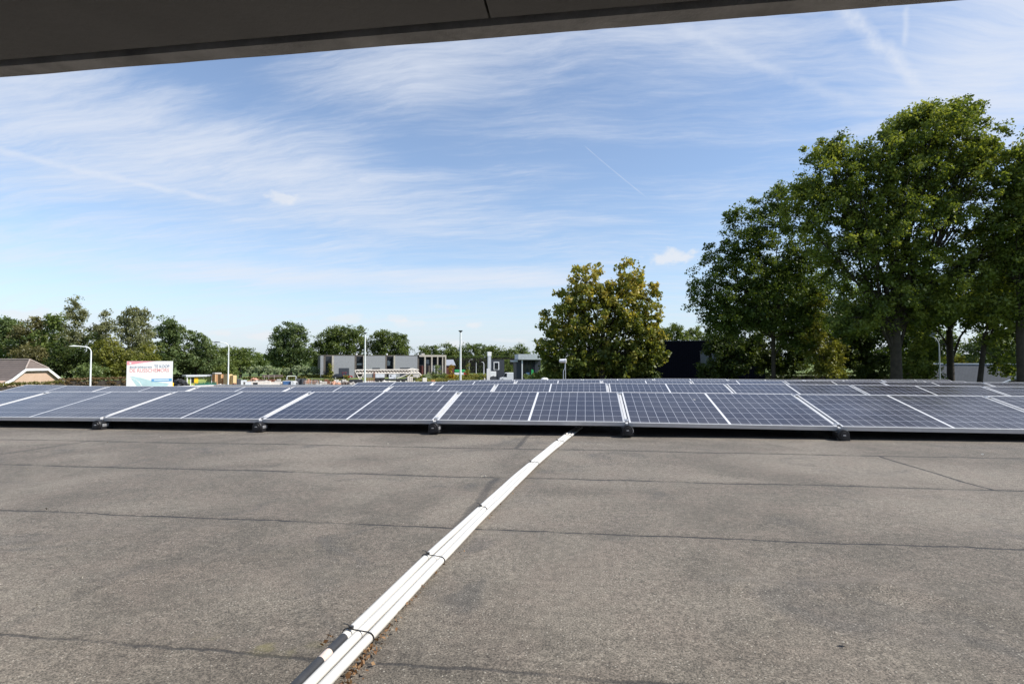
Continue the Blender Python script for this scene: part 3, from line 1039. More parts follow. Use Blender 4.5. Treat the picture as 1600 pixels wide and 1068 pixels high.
for n, (y, upto) in enumerate(((1.119, 3), (1.618, 3), (2.18, 2), (3.27, 3), (4.24, 3), (4.63, 3))):
    i = int(np.argmin(np.abs(path[:, 1] - y)))
    c0, c2 = Vector(offs[0][i]), Vector(offs[upto - 1][i])
    d2 = (c2 - c0).normalized()
    r_ = PR + .0022
    loop = [c0 - d2 * r_ * math.cos(t) + Vector((0, 0, r_ * math.sin(t))) for t in np.linspace(-1.2, 1.57, 7)]
    loop += [c2 + d2 * r_ * math.sin(t) + Vector((0, 0, r_ * math.cos(t))) for t in np.linspace(0, 2.7, 7)]
    mb = MB()
    mb.tube(loop, .0014, 6)
    k = c0 + Vector((0, 0, r_ + .003)) + d2 * .008
    mb.box(-.005, .005, -.004, .004, -.003, .004, Matrix.Translation(k), .001)
    mb.tube([k, k + Vector((-.006, -.006, .010)), k + Vector((-.012, -.012, .013))], .0014, 5)
    mb.build('cable_tie', M['blacktape'], bun)

# dry leaves swept against the conduits, specks on the felt
g = np.random.default_rng(3)
pts = []
for n, yc, sp, lo, hi in ((95, 1.04, .06, .004, .030), (40, .94, .06, .004, .05), (22, 1.15, .05, .003, .012), (26, 1.33, .1, .002, .008), (5, 1.69, .02, .012, .03), (6, 2.35, .25, .004, .02), (8, 1.12, .02, -.11, -.092)):
    for i in range(n):
        y = g.normal(yc, sp)
        x = float(np.interp(y, offs[2][:, 1], offs[2][:, 0])) + PR + g.uniform(lo, hi)
        pts.append((x, y, .008 + abs(g.normal(0, .004))))
o = leaf_object('leaf_litter', pts, .003, 1, .0085, M['dryleaf'], None, 5, flat=.3)
o.matrix_world = ROOF
tag(o, kind='stuff', label='dry brown leaves swept against the white conduits', cat='leaf litter')
pts = [(g.uniform(-4, 4), g.uniform(1, 4.5), .008) for i in range(36)] + [(-.555, 2.90, .008)] * 3
o = leaf_object('roof_debris', pts, .004, 2, .012, foliage('pale_specks', (.10, .08, .06), (.35, .32, .27), (.62, .6, .55), .05, .02), None, 6, flat=.3)
o.matrix_world = ROOF
tag(o, kind='stuff', label='scattered pale and dark specks of debris on the roof felt', cat='debris')

# ------------------------------------------------------------------ floodlight standing on the far roof edge
q = ROOF.inverted() @ at(882, 590, 16.3)
fl = thing('floodlight', 'small white floodlight on two thin posts at the far roof edge', 'lamp', mtx=ROOF @ Matrix.Translation((q.x, q.y, 0)))
hz = (ROOF.inverted() @ at(880, 563.5, 16.3)).z
mb = MB()
mb.tube([(-.035, 0, 0), (-.03, 0, hz - .32), (.02, 0, hz - .2), (.03, 0, hz - .05)], .012, 8)
mb.tube([(.035, 0, 0), (.03, 0, hz - .05)], .010, 8)
mb.build('post', M['steel'], fl, True)
mb = MB()
mb.lathe([(.035, -.15), (.055, -.13), (.06, 0), (.062, .03)], 16, Matrix.Translation((-.01, 0, hz)) @ Matrix.Rotation(R(90), 4, 'Y'))
mb.build('lamp_head', M['pole'], fl, True)
mb = MB()
mb.lathe([(.066, .03), (.07, .035), (.07, .065), (.05, .072)], 16, Matrix.Translation((-.01, 0, hz)) @ Matrix.Rotation(R(90), 4, 'Y'))
mb.build('lamp_rim', M['white'], fl, True)


# ------------------------------------------------------------------ trees
# the big oak group on the right
def top_tint(zlo, zhi):
    return lambda p: .18 + .75 * max(0, min(1, (p[2] - zlo) / (zhi - zlo)))


tree('oak_tree', 'huge spreading oak with a thick forked trunk, tallest tree on the right', 1395, 38,
     [(1450, 232, 78, 62), (1385, 262, 72, 62), (1505, 300, 85, 75), (1305, 290, 66, 55), (1400, 345, 88, 66), (1335, 385, 70, 58), (1545, 405, 62, 62), (1450, 430, 86, 52),
      (1258, 335, 40, 40), (1475, 188, 48, 32), (1415, 190, 34, 30), (1300, 235, 38, 28), (1530, 235, 38, 48), (1500, 170, 26, 18), (1375, 470, 60, 44), (1330, 505, 40, 30), (1450, 485, 52, 34)],
     .44, .185, OAK, .55, 3.3, 80, (1400, 490), 'oaks on the right', 'bark', seed=11, twigs=.3)
tree('oak_tree', 'dark round oak on a slim trunk, left of the huge oak', 1206, 45,
     [(1178, 362, 42, 34), (1128, 415, 40, 40), (1195, 415, 58, 48), (1105, 455, 30, 24), (1150, 462, 44, 34), (1215, 470, 58, 52), (1258, 410, 46, 60), (1255, 300, 20, 20),
      (1150, 335, 20, 14), (1165, 505, 46, 26), (1245, 520, 46, 30), (1090, 480, 14, 12), (1215, 320, 38, 34), (1130, 500, 36, 26), (1260, 500, 40, 36)],
     .20, .185, OAKD, .58, 3.2, 84, (1208, 500), 'oaks on the right', 'bark', seed=12, twigs=.3)
tree('oak_tree', 'oak with a straight black trunk beside the grey lamp post', 1482, 45,
     [(1490, 470, 62, 44), (1440, 500, 44, 34), (1530, 475, 48, 40), (1580, 420, 50, 50, 2), (1460, 545, 34, 22, 3)],
     .33, .26, OAKD, .7, 3.2, 75, (1484, 515), 'oaks on the right', 'barkdark', seed=13)
tree('oak_tree', 'oak with a leaning dark trunk in front of the slate roof', 1514, 40,
     [(1560, 480, 45, 36), (1600, 440, 50, 50), (1548, 530, 20, 12), (1590, 520, 34, 26), (1565, 572, 20, 16)],
     .22, .24, OAK, .6, 3.2, 70, (1540, 520), 'oaks on the right', 'barkdark', seed=14)
tree('oak_tree', 'oak cut by the right picture edge with yellowish sunlit top', 1592, 36,
     [(1590, 262, 48, 42), (1620, 320, 60, 60), (1590, 360, 55, 45), (1640, 240, 50, 50), (1610, 410, 60, 40), (1600, 480, 55, 34), (1660, 420, 60, 60)],
     .32, .185, OAK, .55, 3.2, 82, (1594, 500), 'oaks on the right', 'bark', seed=15)
bush('shrub', 'tall yellow green sunlit shrub between the oak trunks', 1285, 44, [(1285, 545, 22, 32), (1300, 575, 24, 24), (1268, 520, 18, 34), (1278, 480, 14, 26), (1308, 560, 12, 30)], .20, YELG, cr=.5, k=3.2, per=60, seed=21)
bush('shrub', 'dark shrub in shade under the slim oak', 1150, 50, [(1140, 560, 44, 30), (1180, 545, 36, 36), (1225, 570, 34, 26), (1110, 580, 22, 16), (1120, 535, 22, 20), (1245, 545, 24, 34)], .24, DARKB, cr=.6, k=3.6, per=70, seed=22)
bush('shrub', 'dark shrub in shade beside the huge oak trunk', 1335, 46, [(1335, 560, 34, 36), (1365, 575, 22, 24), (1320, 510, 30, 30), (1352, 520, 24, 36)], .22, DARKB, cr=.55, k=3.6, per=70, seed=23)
bush('shrub', 'leafy shrub with pale tips right of the huge oak trunk', 1430, 42, [(1425, 565, 18, 30), (1450, 580, 20, 20), (1440, 535, 18, 20)], .2, OAK, cr=.45, k=3.4, per=65, seed=24)
bush('shrub', 'olive shrub in front of the left end of the slate roof', 1438, 52, [(1442, 575, 14, 20), (1430, 590, 16, 14)], .2, BROWNL, cr=.45, k=3.2, per=60, seed=25)
# the screen of trees behind them
for i, (px, d, bl, lb, mt_, sd) in enumerate((
        (1180, 78, [(1170, 500, 60, 40), (1220, 470, 56, 50), (1130, 540, 34, 24)], 'dark tree behind the slim oak, over the end of the black building', OAKD, 31),
        (1290, 80, [(1290, 470, 55, 50), (1340, 500, 46, 46), (1300, 540, 60, 36)], 'dark tree behind the sunlit shrub and the big oak', OAKD, 32),
        (1400, 82, [(1400, 500, 46, 40), (1440, 540, 46, 34), (1390, 555, 50, 30)], 'dark tree behind the thick forked trunk', OAKD, 33),
        (1545, 85, [(1525, 545, 24, 22), (1560, 540, 36, 30), (1600, 545, 40, 34)], 'dark green tree behind the slate roof ridge', FARB, 34),
        (1500, 90, [(1505, 564, 30, 8), (1478, 562, 20, 9)], 'low yellow green tree just above the slate ridge', YELG, 35))):
    tree('broadleaf_tree', lb, px, d, bl, .28, .34, mt_, .95, 3.2, 60, None, 'trees behind the oaks', 'barkdark', seed=sd, twigs=.15)

# the chestnut turning yellow
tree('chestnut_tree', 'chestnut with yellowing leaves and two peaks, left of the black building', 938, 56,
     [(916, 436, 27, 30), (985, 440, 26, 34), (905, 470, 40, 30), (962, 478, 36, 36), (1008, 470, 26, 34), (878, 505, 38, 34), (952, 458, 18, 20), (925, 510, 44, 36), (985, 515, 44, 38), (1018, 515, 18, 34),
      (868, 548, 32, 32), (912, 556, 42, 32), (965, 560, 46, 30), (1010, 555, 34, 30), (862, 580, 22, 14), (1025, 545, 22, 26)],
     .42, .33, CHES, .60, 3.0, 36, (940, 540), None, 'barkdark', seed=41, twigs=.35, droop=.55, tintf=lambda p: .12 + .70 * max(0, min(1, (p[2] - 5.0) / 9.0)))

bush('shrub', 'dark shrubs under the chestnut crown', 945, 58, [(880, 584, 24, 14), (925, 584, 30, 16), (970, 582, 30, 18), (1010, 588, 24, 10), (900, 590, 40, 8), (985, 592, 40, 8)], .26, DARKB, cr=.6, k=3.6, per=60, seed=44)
# left group
LG = 'trees on the left behind the bungalow'
for name, lb, px, d, bl, r0, ls, mt_, cr, k, per, sd, dr in (
        ('broadleaf_tree', 'dark green tree at the left picture edge behind the tiled roof', 8, 112, [(5, 520, 30, 26), (30, 540, 26, 26), (-10, 550, 30, 24), (20, 510, 20, 16)], .3, .42, FARB, 1.0, 3.2, 55, 51, 0),
        ('broadleaf_tree', 'olive brown tree with a rounded top above the bungalow ridge', 50, 108, [(50, 520, 22, 22), (45, 550, 28, 26), (62, 508, 12, 10), (70, 545, 16, 26)], .28, .4, BROWNL, 1.0, 3.2, 55, 52, 0),
        ('broadleaf_tree', 'green tree left of the tallest birch', 86, 104, [(86, 505, 20, 15), (80, 530, 26, 28), (95, 545, 22, 24)], .28, .4, FAR, .95, 3.2, 55, 53, 0),
        ('birch_tree', 'tall narrow birch, highest of the left group', 118, 98, [(118, 478, 7, 15), (118, 500, 13, 20), (118, 525, 18, 26), (116, 555, 22, 26), (128, 490, 7, 9), (108, 486, 6, 9)], .2, .30, BIRCH, .75, 3.2, 55, 54, .4),
        ('birch_tree', 'second birch with a thin pointed top, between two taller birches', 163, 98, [(165, 492, 6, 10), (163, 510, 14, 14), (160, 535, 20, 24), (168, 560, 22, 24), (150, 515, 12, 12)], .2, .30, BIRCH, .75, 3.2, 55, 55, .4),
        ('birch_tree', 'weeping birch with ragged hanging tips, behind the white sign', 208, 94, [(206, 492, 14, 14), (222, 500, 12, 20), (190, 508, 9, 16), (208, 520, 22, 22), (212, 550, 28, 26), (200, 570, 28, 20), (228, 535, 10, 26)], .2, .28, BIRCH, .65, 3.0, 48, 56, 1.2),
        ('broadleaf_tree', 'yellow green bushy tree directly left of the white sign', 180, 88, [(180, 565, 24, 24), (165, 545, 18, 20), (200, 575, 22, 20), (225, 560, 20, 24), (238, 575, 16, 20), (160, 580, 18, 14)], .18, .28, YELG, .75, 3.4, 55, 57, 0),
        ('broadleaf_tree', 'dense dark green tree right behind the white sign', 262, 118, [(262, 512, 18, 18), (258, 535, 24, 24), (272, 560, 28, 28), (250, 570, 24, 24), (276, 520, 12, 16)], .32, .40, FARB, 1.0, 3.4, 58, 58, 0),
        ('broadleaf_tree', 'dark green tree with a stepped crown behind the green hut', 305, 122, [(303, 530, 18, 14), (320, 545, 20, 18), (300, 560, 24, 24), (330, 565, 22, 22), (290, 575, 16, 16)], .3, .40, FARB, 1.0, 3.4, 58, 59, 0),
        ('broadleaf_tree', 'mid green tree with a broad low crown left of the second lamp post', 345, 128, [(345, 558, 20, 16), (335, 575, 22, 14), (355, 572, 18, 16), (322, 580, 14, 10)], .26, .38, FAR, .95, 3.4, 58, 60, 0),
        ('broadleaf_tree', 'olive green round tree right of the second lamp post', 375, 175, [(373, 553, 18, 14), (365, 565, 18, 12), (386, 562, 10, 14)], .3, .48, FAR, 1.2, 3.2, 55, 61, 0),
        ('broadleaf_tree', 'small dark tree against the sky beside the olive round tree', 391, 190, [(391, 556, 9, 11), (388, 568, 12, 10)], .25, .5, FARB, 1.2, 3.2, 50, 62, 0),
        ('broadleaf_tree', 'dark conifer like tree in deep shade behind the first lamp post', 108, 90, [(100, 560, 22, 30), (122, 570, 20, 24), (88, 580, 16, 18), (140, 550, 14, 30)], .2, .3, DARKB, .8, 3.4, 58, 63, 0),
        ('broadleaf_tree', 'brownish low tree behind the bungalow hip', 50, 92, [(50, 553, 24, 12), (38, 560, 16, 10), (64, 560, 12, 10)], .15, .28, BROWNL, .7, 3.4, 55, 64, 0)):
    tree(name, lb, px, d, bl, r0, ls, mt_, cr, k, per, None, LG, 'barkdark', seed=sd, twigs=.12, droop=dr)
bush('shrub', 'pale green willow shrub beside the first lamp post', 140, 84, [(140, 577, 20, 13), (128, 584, 16, 10), (154, 583, 14, 10)], .22, LIME, cr=.55, k=3.4, per=55, seed=71, droop=.4)
bush('shrub', 'green shrub behind the timber crates', 348, 120, [(350, 577, 18, 10), (362, 582, 12, 8)], .3, FAR, cr=.7, k=3.2, per=50, seed=72)

# the big field oaks in the middle
FG = 'field oaks behind the grey hall'
tree('oak_tree', 'large dark oak standing alone in the field, left of the grey hall', 453, 205,
     [(452, 518, 24, 13), (438, 530, 18, 18), (466, 528, 16, 18), (455, 548, 28, 20), (432, 552, 18, 13), (478, 552, 16, 16), (448, 566, 22, 12), (425, 560, 10, 10)],
     .75, .55, FARB, 1.5, 3.6, 62, (453, 566), FG, 'barkdark', seed=81, twigs=.15)
tree('oak_tree', 'broad green oak rising behind the left half of the grey hall', 525, 215,
     [(528, 521, 22, 13), (512, 535, 18, 18), (545, 524, 18, 14), (560, 522, 12, 14), (530, 545, 32, 20), (498, 548, 12, 18), (562, 545, 16, 20), (515, 565, 24, 16), (500, 570, 12, 14)],
     .8, .56, FAR, 1.5, 3.6, 62, None, FG, 'barkdark', seed=82, twigs=.15)
tree('oak_tree', 'sunlit oak rising behind the right half of the grey hall', 606, 215,
     [(598, 526, 20, 12), (618, 530, 18, 12), (588, 542, 18, 16), (610, 546, 28, 18), (630, 545, 12, 14), (600, 562, 30, 14)],
     .8, .56, FAR, 1.5, 3.6, 62, None, FG, 'barkdark', seed=83, twigs=.15)
BG = 'trees of the far tree line'
for i, (px, d, bl, lb, mt_) in enumerate((
        (405, 300, [(402, 562, 9, 10), (413, 566, 8, 9)], 'small far tree in the sky gap left of the lone oak', FAR),
        (660, 290, [(662, 550, 13, 9), (675, 548, 12, 10), (668, 558, 22, 10)], 'pale far tree over the right end of the grey hall', FAR),
        (703, 260, [(702, 546, 14, 10), (712, 556, 16, 14), (695, 560, 14, 12)], 'green far tree left of the tall white lamp post', FAR),
        (735, 262, [(732, 544, 16, 9), (748, 546, 14, 9), (738, 562, 22, 14)], 'dark far tree right of the tall white lamp post', FARB),
        (765, 258, [(768, 547, 16, 9), (760, 560, 22, 14), (782, 554, 12, 12)], 'green far tree behind the white pylon', FAR),
        (795, 240, [(792, 560, 12, 12), (800, 552, 10, 9), (786, 570, 12, 10)], 'far tree between the pylon and the grey canopy', FAR),
        (812, 280, [(812, 546, 9, 8), (820, 550, 8, 8)], 'low far tree above the grey canopy', FARB),
        (825, 310, [(824, 547, 3, 7), (824, 556, 4, 7)], 'thin far poplar right of the grey canopy', FARB),
        (1055, 130, [(1053, 520, 19, 14), (1040, 530, 14, 16), (1070, 530, 14, 12)], 'round tree showing over the roof of the black building', FAR),
        (1085, 132, [(1084, 522, 12, 11), (1098, 528, 12, 12)], 'smaller tree over the black building, touching the oak', FAR))):
    tree('broadleaf_tree', lb, px, d, bl, .35, .0021 * d + .08, mt_, .0062 * d, 3.4, 55, None, BG, 'barkdark', seed=90 + i, twigs=.08)

# pollard willows: one proto, ten copies
g = np.random.default_rng(5)
wl = thing('pollard_willow', '', 'willow', (0, 0, 0), 0, 'pollard willows along the field')
mb = MB()
mb.tube([(0, 0, -.1), (.05, 0, .7), (0, .03, 1.5)], [.30, .24, .28], 9)
mb.build('trunk', M['barkdark'], wl, True)
v = g.normal(size=(150, 3))
v /= np.linalg.norm(v, axis=1)[:, None]
leaf_object('crown', np.array([0, 0, 2.5]) + v * np.array([1.25, 1.25, 1.2]) * (g.random(150) ** .35)[:, None], .38, 60, .34, WIL, wl, 4)
first = True
wpos = [(363, 575, .95), (377, 577, .9), (391, 576, 1.0), (405, 576, 1.05), (419, 575, 1.08), (432, 578, .8), (448, 576, .9), (464, 575, 1.1), (478, 575, 1.02), (491, 576, 1.0), (504, 577, .95)]
wl_lab = ['leftmost pollard willow of the row', 'pollard willow second from the left', 'pollard willow third from the left', 'pollard willow fourth from the left', 'pollard willow just left of the smallest one',
          'smallest and darkest pollard willow of the row', 'pollard willow hard against the lone oak trunk', 'largest pollard willow, right of the lone oak', 'pollard willow third from the right',
          'pollard willow second from the right', 'rightmost pollard willow beside the grey hall']
for (px, py, s), lb in zip(wpos, wl_lab):
    o = wl if first else dup(wl)
    first = False
    o.location = gp(px, 176)
    o.rotation_euler = (0, 0, rnd.random() * 6)
    o.scale = (s, s, s)
    tag(o, 'round ' + lb, 'willow', 'pollard willows along the field')

# far wood closing the horizon
P, S = [], []
for i in range(2400):
    a_ = R(rnd.uniform(-62, 48))
    dd = rnd.uniform(420, 560)
    hgt = 9 + 4 * mnoise.noise(Vector((a_ * 14, 0, 0))) + rnd.gauss(0, .8)
    P.append((math.sin(a_) * dd, math.cos(a_) * dd, rnd.uniform(0, 1) ** .7 * hgt))
o = leaf_object('far_wood', P, 3.4, 26, 1.7, FARB, None, 8)
tag(o, kind='stuff', label='far belt of woodland along the horizon', cat='woodland')


# low vegetation
def strip(name, label, cat, pts, h, n, size, material, per=9, seed=1, kind='stuff', crad=None):
    g = np.random.default_rng(seed)
    P = []
    for i in range(n):
        u = g.random()
        k = min(int(u * (len(pts) - 1)), len(pts) - 2)
        f = u * (len(pts) - 1) - k
        a_, b_ = Vector(pts[k][:3]), Vector(pts[k + 1][:3])
        q = a_.lerp(b_, f)
        wdt = pts[k][3] if len(pts[k]) > 3 else 1.0
        nrm_ = Vector((-(b_ - a_).y, (b_ - a_).x, 0)).normalized()
        q += nrm_ * g.uniform(-.5, .5) * wdt
        P.append((q.x, q.y, g.random() ** .8 * h))
    o = leaf_object(name, P, crad or h * .25, per, size, material, None, seed)
    return tag(o, label, cat, None, kind)


def hedge(name, label, px0, px1, d0, d1, h, wid, material, seed):
    g = np.random.default_rng(seed)
    a_, b_ = gp(px0, d0), gp(px1, d1)
    ln = (b_ - a_).length
    P = []
    for i in range(int(ln * 26)):
        q = a_.lerp(b_, g.random())
        e = g.random()
        off = (-wid / 2 if e < .6 else g.uniform(-wid / 2, wid / 2))
        z = g.uniform(.05, h) if e < .6 else h + g.normal(0, .04)
        nrm_ = Vector((-(b_ - a_).y, (b_ - a_).x, 0)).normalized()
        q = q + nrm_ * off * (1 if nrm_.y > 0 else -1) - a_
        P.append((q.x, q.y, z))
    t = thing(name, label, 'hedge', a_)
    leaf_object('foliage', P, .28, 24, .16, material, t, seed)
    mb = MB()
    dv = (b_ - a_)
    mb.box(0, ln, -wid * .35, wid * .35, 0, h * .9, Matrix.Rotation(math.atan2(dv.y, dv.x), 4, 'Z'))
    mb.build('inner_branches', M['barkdark'], t)


hedge('garden_hedge', 'clipped green hedge in front of the bungalow', -60, 96, 60, 74, 2.95, 1.0, HEDGE, 101)
hedge('garden_hedge', 'clipped copper brown hedge between the bungalow and the sign', 90, 206, 76, 84, 3.15, 1.2, HEDGEB, 102)
hedge('garden_hedge', 'low olive hedge behind the black heap right of the sign', 240, 300, 120, 122, 2.5, 1.5, HEDGE, 103)
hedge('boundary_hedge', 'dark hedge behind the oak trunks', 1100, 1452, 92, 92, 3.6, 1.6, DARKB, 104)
hedge('boundary_hedge', 'tall dense hedge below the far trees, behind the tall lamp post', 690, 830, 238, 236, 7.5, 3.0, FARB, 105)
strip('tall_grass', 'tall yellow green grass on the field edge right of the hall', 'grass', [(*gp(640, 172), 10), (*gp(700, 178), 22), (*gp(762, 178), 18)], 1.0, 1300, .42, GRASSL, 9, 117)
strip('tall_grass', 'yellow flowering weeds in front of the grey hall', 'weeds', [gp(470, 176), gp(500, 174), gp(545, 166)], 1.0, 600, .34, GRASSL, 8, 111)
strip('tall_grass', 'rough green weeds behind the stacked beams', 'weeds', [gp(380, 160), gp(480, 165)], .8, 500, .34, HEDGE, 8, 112)
strip('tall_grass', 'dry yellow grass verge around the tall white lamp post', 'grass', [(*gp(655, 140), 8), (*gp(700, 150), 14), (*gp(755, 150), 10)], .75, 900, .30, GRASSL, 8, 113)
strip('tall_grass', 'dry weeds along the back of the storage yard', 'weeds', [(*gp(400, 140), 4), (*gp(545, 146), 4)], .7, 500, .28, HEDGE, 8, 114)
strip('ground_cover', 'yellow flowers and low plants beside the grey canopy', 'plants', [(*gp(806, 118), 4), (*gp(830, 112), 5)], .7, 240, .26, GRASSL, 8, 115)
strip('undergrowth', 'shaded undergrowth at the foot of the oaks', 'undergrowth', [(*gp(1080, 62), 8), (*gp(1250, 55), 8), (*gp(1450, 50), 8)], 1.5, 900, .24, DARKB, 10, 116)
for (lb, px, d, bl, mt_, sd) in (
        ('narrow orange tree right of the grey hall', 705, 150, [(705, 578, 3.2, 8), (705.5, 590, 4.5, 9), (703, 584, 3, 6)], FIRE, 121),
        ('narrow green and orange tree right of the tall lamp post', 731, 148, [(731, 572, 2.4, 9), (731, 586, 3.6, 11), (732, 595, 3, 5)], YELG, 122),
        ('small conical shrub beside the road', 750, 140, [(750.5, 589, 2.2, 6), (750.5, 595, 3, 4)], FAR, 123),
        ('leafy young tree in front of the tall hall windows', 683, 160, [(683, 576, 3, 8), (684, 586, 6, 8), (676, 587, 5, 6)], LIME, 124),
        ('green shrub at the right end of the hall windows', 692, 158, [(692, 586, 4, 7), (694, 592, 5, 4)], LIME, 125),
        ('pale green shrub below the hall windows', 669, 158, [(669, 588, 5, 6), (664, 590, 4, 5)], WIL, 126),
        ('slim green tree in the left hall recess', 517, 172, [(517, 574, 2.5, 8), (516, 584, 3.6, 7)], YELG, 127),
        ('small yellow bush in the field before the willows', 443, 178, [(443, 577, 3, 5), (443, 583, 4, 5)], YELG, 128),
        ('dark rounded tree between the pylon and the canopy building', 790, 188, [(791, 571, 8, 9), (796, 580, 9, 9), (784, 576, 7, 8), (789, 584, 8, 5)], FAR, 129),
        ('green shrubs at the foot of the chestnut', 850, 74, [(838, 588, 10, 8), (852, 584, 10, 10), (866, 588, 10, 9), (826, 590, 8, 6)], LIME, 130)):
    bush('shrub' if 'shrub' in lb or 'bush' in lb else 'young_tree', lb, px, d, bl, .0016 * d + .06, mt_, cr=.0045 * d, k=3.4, per=42, seed=sd, cat='shrub' if 'shrub' in lb or 'bush' in lb else 'tree')


# ------------------------------------------------------------------ bungalow at the left edge
HD, HROT = 80, 36
hs = thing('bungalow', 'bungalow with brown tiled half hipped roof and pink brick gable', 'house', gp(56, HD), face(56, HROT))
GW, EAVE, RID, HIPZ, HL = 4.75, 2.50, 6.0, 4.65, 16.0


def prof(z):                                  # half width of the roof at height z (bell-cast foot)
    if z > 3.2:
        return 3.35 * (RID - z) / (RID - 3.2) + 0
    return 3.35 + (GW + .55 - 3.35) * (3.2 - z) / (3.2 - EAVE + .25)


hw = prof(HIPZ)
mb = MB()
mb.prism([(-GW + .3, 0), (GW - .3, 0), (GW - .3, 2.75), (3.2, 3.2), (hw - .1, HIPZ - .05), (-hw + .1, HIPZ - .05), (-3.2, 3.2), (-GW + .3, 2.75)], 0, HL, 1)
mb.build('wall', M['pinkbrick'], hs)
ov_ = -.35
zl = EAVE - .25
q = []
for sgn in (-1, 1):
    A = [(sgn * (GW + .55), ov_, zl), (sgn * 3.35, ov_, 3.2), (sgn * hw, ov_, HIPZ)]
    Bk = [(sgn * (GW + .55), HL, zl), (sgn * 3.35, HL, 3.2), (sgn * hw, HL, HIPZ)]
    q.append([Bk[0], A[0], A[1], Bk[1]])
    q.append([Bk[1], A[1], (0, 1.15, RID), (0, HL, RID)])
    # upper part to the ridge, cut by the hip
q2 = []
for quad in q:
    q2.append(quad)
q2[1] = [(-3.35, HL, 3.2), (-3.35, ov_, 3.2), (-hw, ov_, HIPZ), (0, 1.15, RID), (0, HL, RID)]
q2[3] = [(3.35, HL, 3.2), (3.35, ov_, 3.2), (hw, ov_, HIPZ), (0, 1.15, RID), (0, HL, RID)]
rf = uv_mesh('roof', q2 + [[(-hw, ov_, HIPZ), (hw, ov_, HIPZ), (0, 1.15, RID)]], M['tiles'], hs)
mb = MB()
mb.tube([(0, HL, RID + .04), (0, 1.15, RID + .04)], .11, 8)
mb.tube([(0, 1.15, RID + .04), (-hw, ov_, HIPZ + .05)], .10, 8)
mb.tube([(0, 1.15, RID + .04), (hw, ov_, HIPZ + .05)], .10, 8)
mb.build('ridge_tiles', M['ridge'], rf, True)
outl = [(-GW - .62, zl - .05), (-3.35, 3.22), (-hw, HIPZ + .02), (hw, HIPZ + .02), (3.35, 3.22), (GW + .62, zl - .05)]
inn = [(-GW - .35, zl - .28), (-3.15, 2.95), (-hw + .12, HIPZ - .3), (hw - .12, HIPZ - .3), (3.15, 2.95), (GW + .35, zl - .28)]
mb = MB()
for i in range(5):
    mb.prism([outl[i], outl[i + 1], inn[i + 1], inn[i]], ov_ - .06, ov_ - .003, 1)
mb.build('bargeboard', M['white'], hs)
mb = MB()
mb.box(-GW - .72, -GW - .57, ov_, HL, zl - .17, zl - .04)
mb.box(GW + .57, GW + .72, ov_, HL, zl - .17, zl - .04)
mb.build('gutter', M['lamphead'], hs)
mb = MB()                                     # porch roof edge that shows at the left picture border
mb.prism([(-GW - 3.2, 3.6), (-GW - .9, 2.55), (-GW - 1.05, 2.3), (-GW - 3.3, 3.3)], 1.6, 1.66, 1)
mb.build('porch_bargeboard', M['white'], hs)
mb = MB()
mb.box(GW - .25, GW + 6, 5, 11, 0, 2.5)
mb.box(GW - .25, GW + 6.2, 4.8, 11.2, 2.5, 2.68)
mb.build('garage', M['brownwood'], hs)

# ------------------------------------------------------------------ for-sale board
def text_mesh(body, size, shear=0):
    cu = bpy.data.curves.new('lettering', 'FONT')
    cu.body, cu.size, cu.extrude, cu.shear, cu.offset = body, size, .004, shear, .008
    o = bpy.data.objects.new('lettering', cu)
    C.objects.link(o)
    dg = bpy.context.evaluated_depsgraph_get()
    me = bpy.data.meshes.new_from_object(o.evaluated_get(dg))
    bpy.data.objects.remove(o)
    return me


def text(name, body, x0, x1, z, height, material, parent, y=-.01, bold=0.0):
    me = text_mesh(body, 1.0)
    co = np.empty(len(me.vertices) * 3)
    me.vertices.foreach_get('co', co)
    co = co.reshape(-1, 3)
    lo, hi = co.min(0), co.max(0)
    cap = hi[1] - max(lo[1], 0)
    if bold:
        pass
    nx = (co[:, 0] - lo[0]) / (hi[0] - lo[0]) * (x1 - x0) + x0
    nz = co[:, 1] * height / cap + z
    out = np.c_[nx, y - co[:, 2], nz]
    me.vertices.foreach_set('co', out.reshape(-1))
    me.update()
    me.materials.clear()
    me.materials.append(material)
    o = bpy.data.objects.new(name, me)
    C.objects.link(o)
    o.parent = parent
    return o


SD = 68
k = SD / F_PX
SB = thing('sale_board', 'large white for sale board with red corner and TE KOOP lettering', 'sign', gp(235.2, SD), face(235.2, 16))
X = lambda px: (px - 235.2) * k
Z = lambda py: zz(py, SD)
mb = MB()
mb.box(X(204.4), X(266.4), 0, .10, .7, Z(563.8))
mb.build('board', M['signwhite'], SB)
mb = MB()
for x in (X(209), X(235), X(262)):
    mb.box(x - .08, x + .08, .102, .26, -.1, Z(566))
mb.build('post', M['brownwood'], SB)
mb = MB()
mb.prism([(X(204.6), Z(564.0)), (X(243), Z(564.0)), (X(225), Z(566.3)), (X(204.6), Z(569.9))], -.006, -.0005, 1)
mb.build('red_corner', M['signpink'], SB)
mb = MB()
mb.prism([(X(207.5), Z(566.2)), (X(208.6), Z(565.6)), (X(210.2), Z(566.4)), (X(209.8), Z(568)), (X(208), Z(568))], -.012, -.0065, 1)
mb.build('emblem', M['white'], SB)
for j, x in enumerate(np.linspace(212.5, 234, 11)):
    pass
text('lettering', 'Bedrijfskavels', X(208.2), X(237.2), Z(574.2), .23, M['signnavy'], SB)
text('lettering', 'TE KOOP', X(240.3), X(261.5), Z(574.2), .37, M['signnavy'], SB)
text('lettering', 'DE RUSSCHEMORS', X(208.2), X(261.0), Z(580.8), .46, M['signrose'], SB)
mb = MB()
mb.prism([(X(208), Z(587.5)), (X(213), Z(587.2)), (X(224), Z(590)), (X(236), Z(594)), (X(250), Z(597.5)), (X(262), Z(599.6)), (X(258), Z(604)), (X(226), Z(604)), (X(222), Z(596)), (X(216), Z(591))], -.005, -.0005, 1)
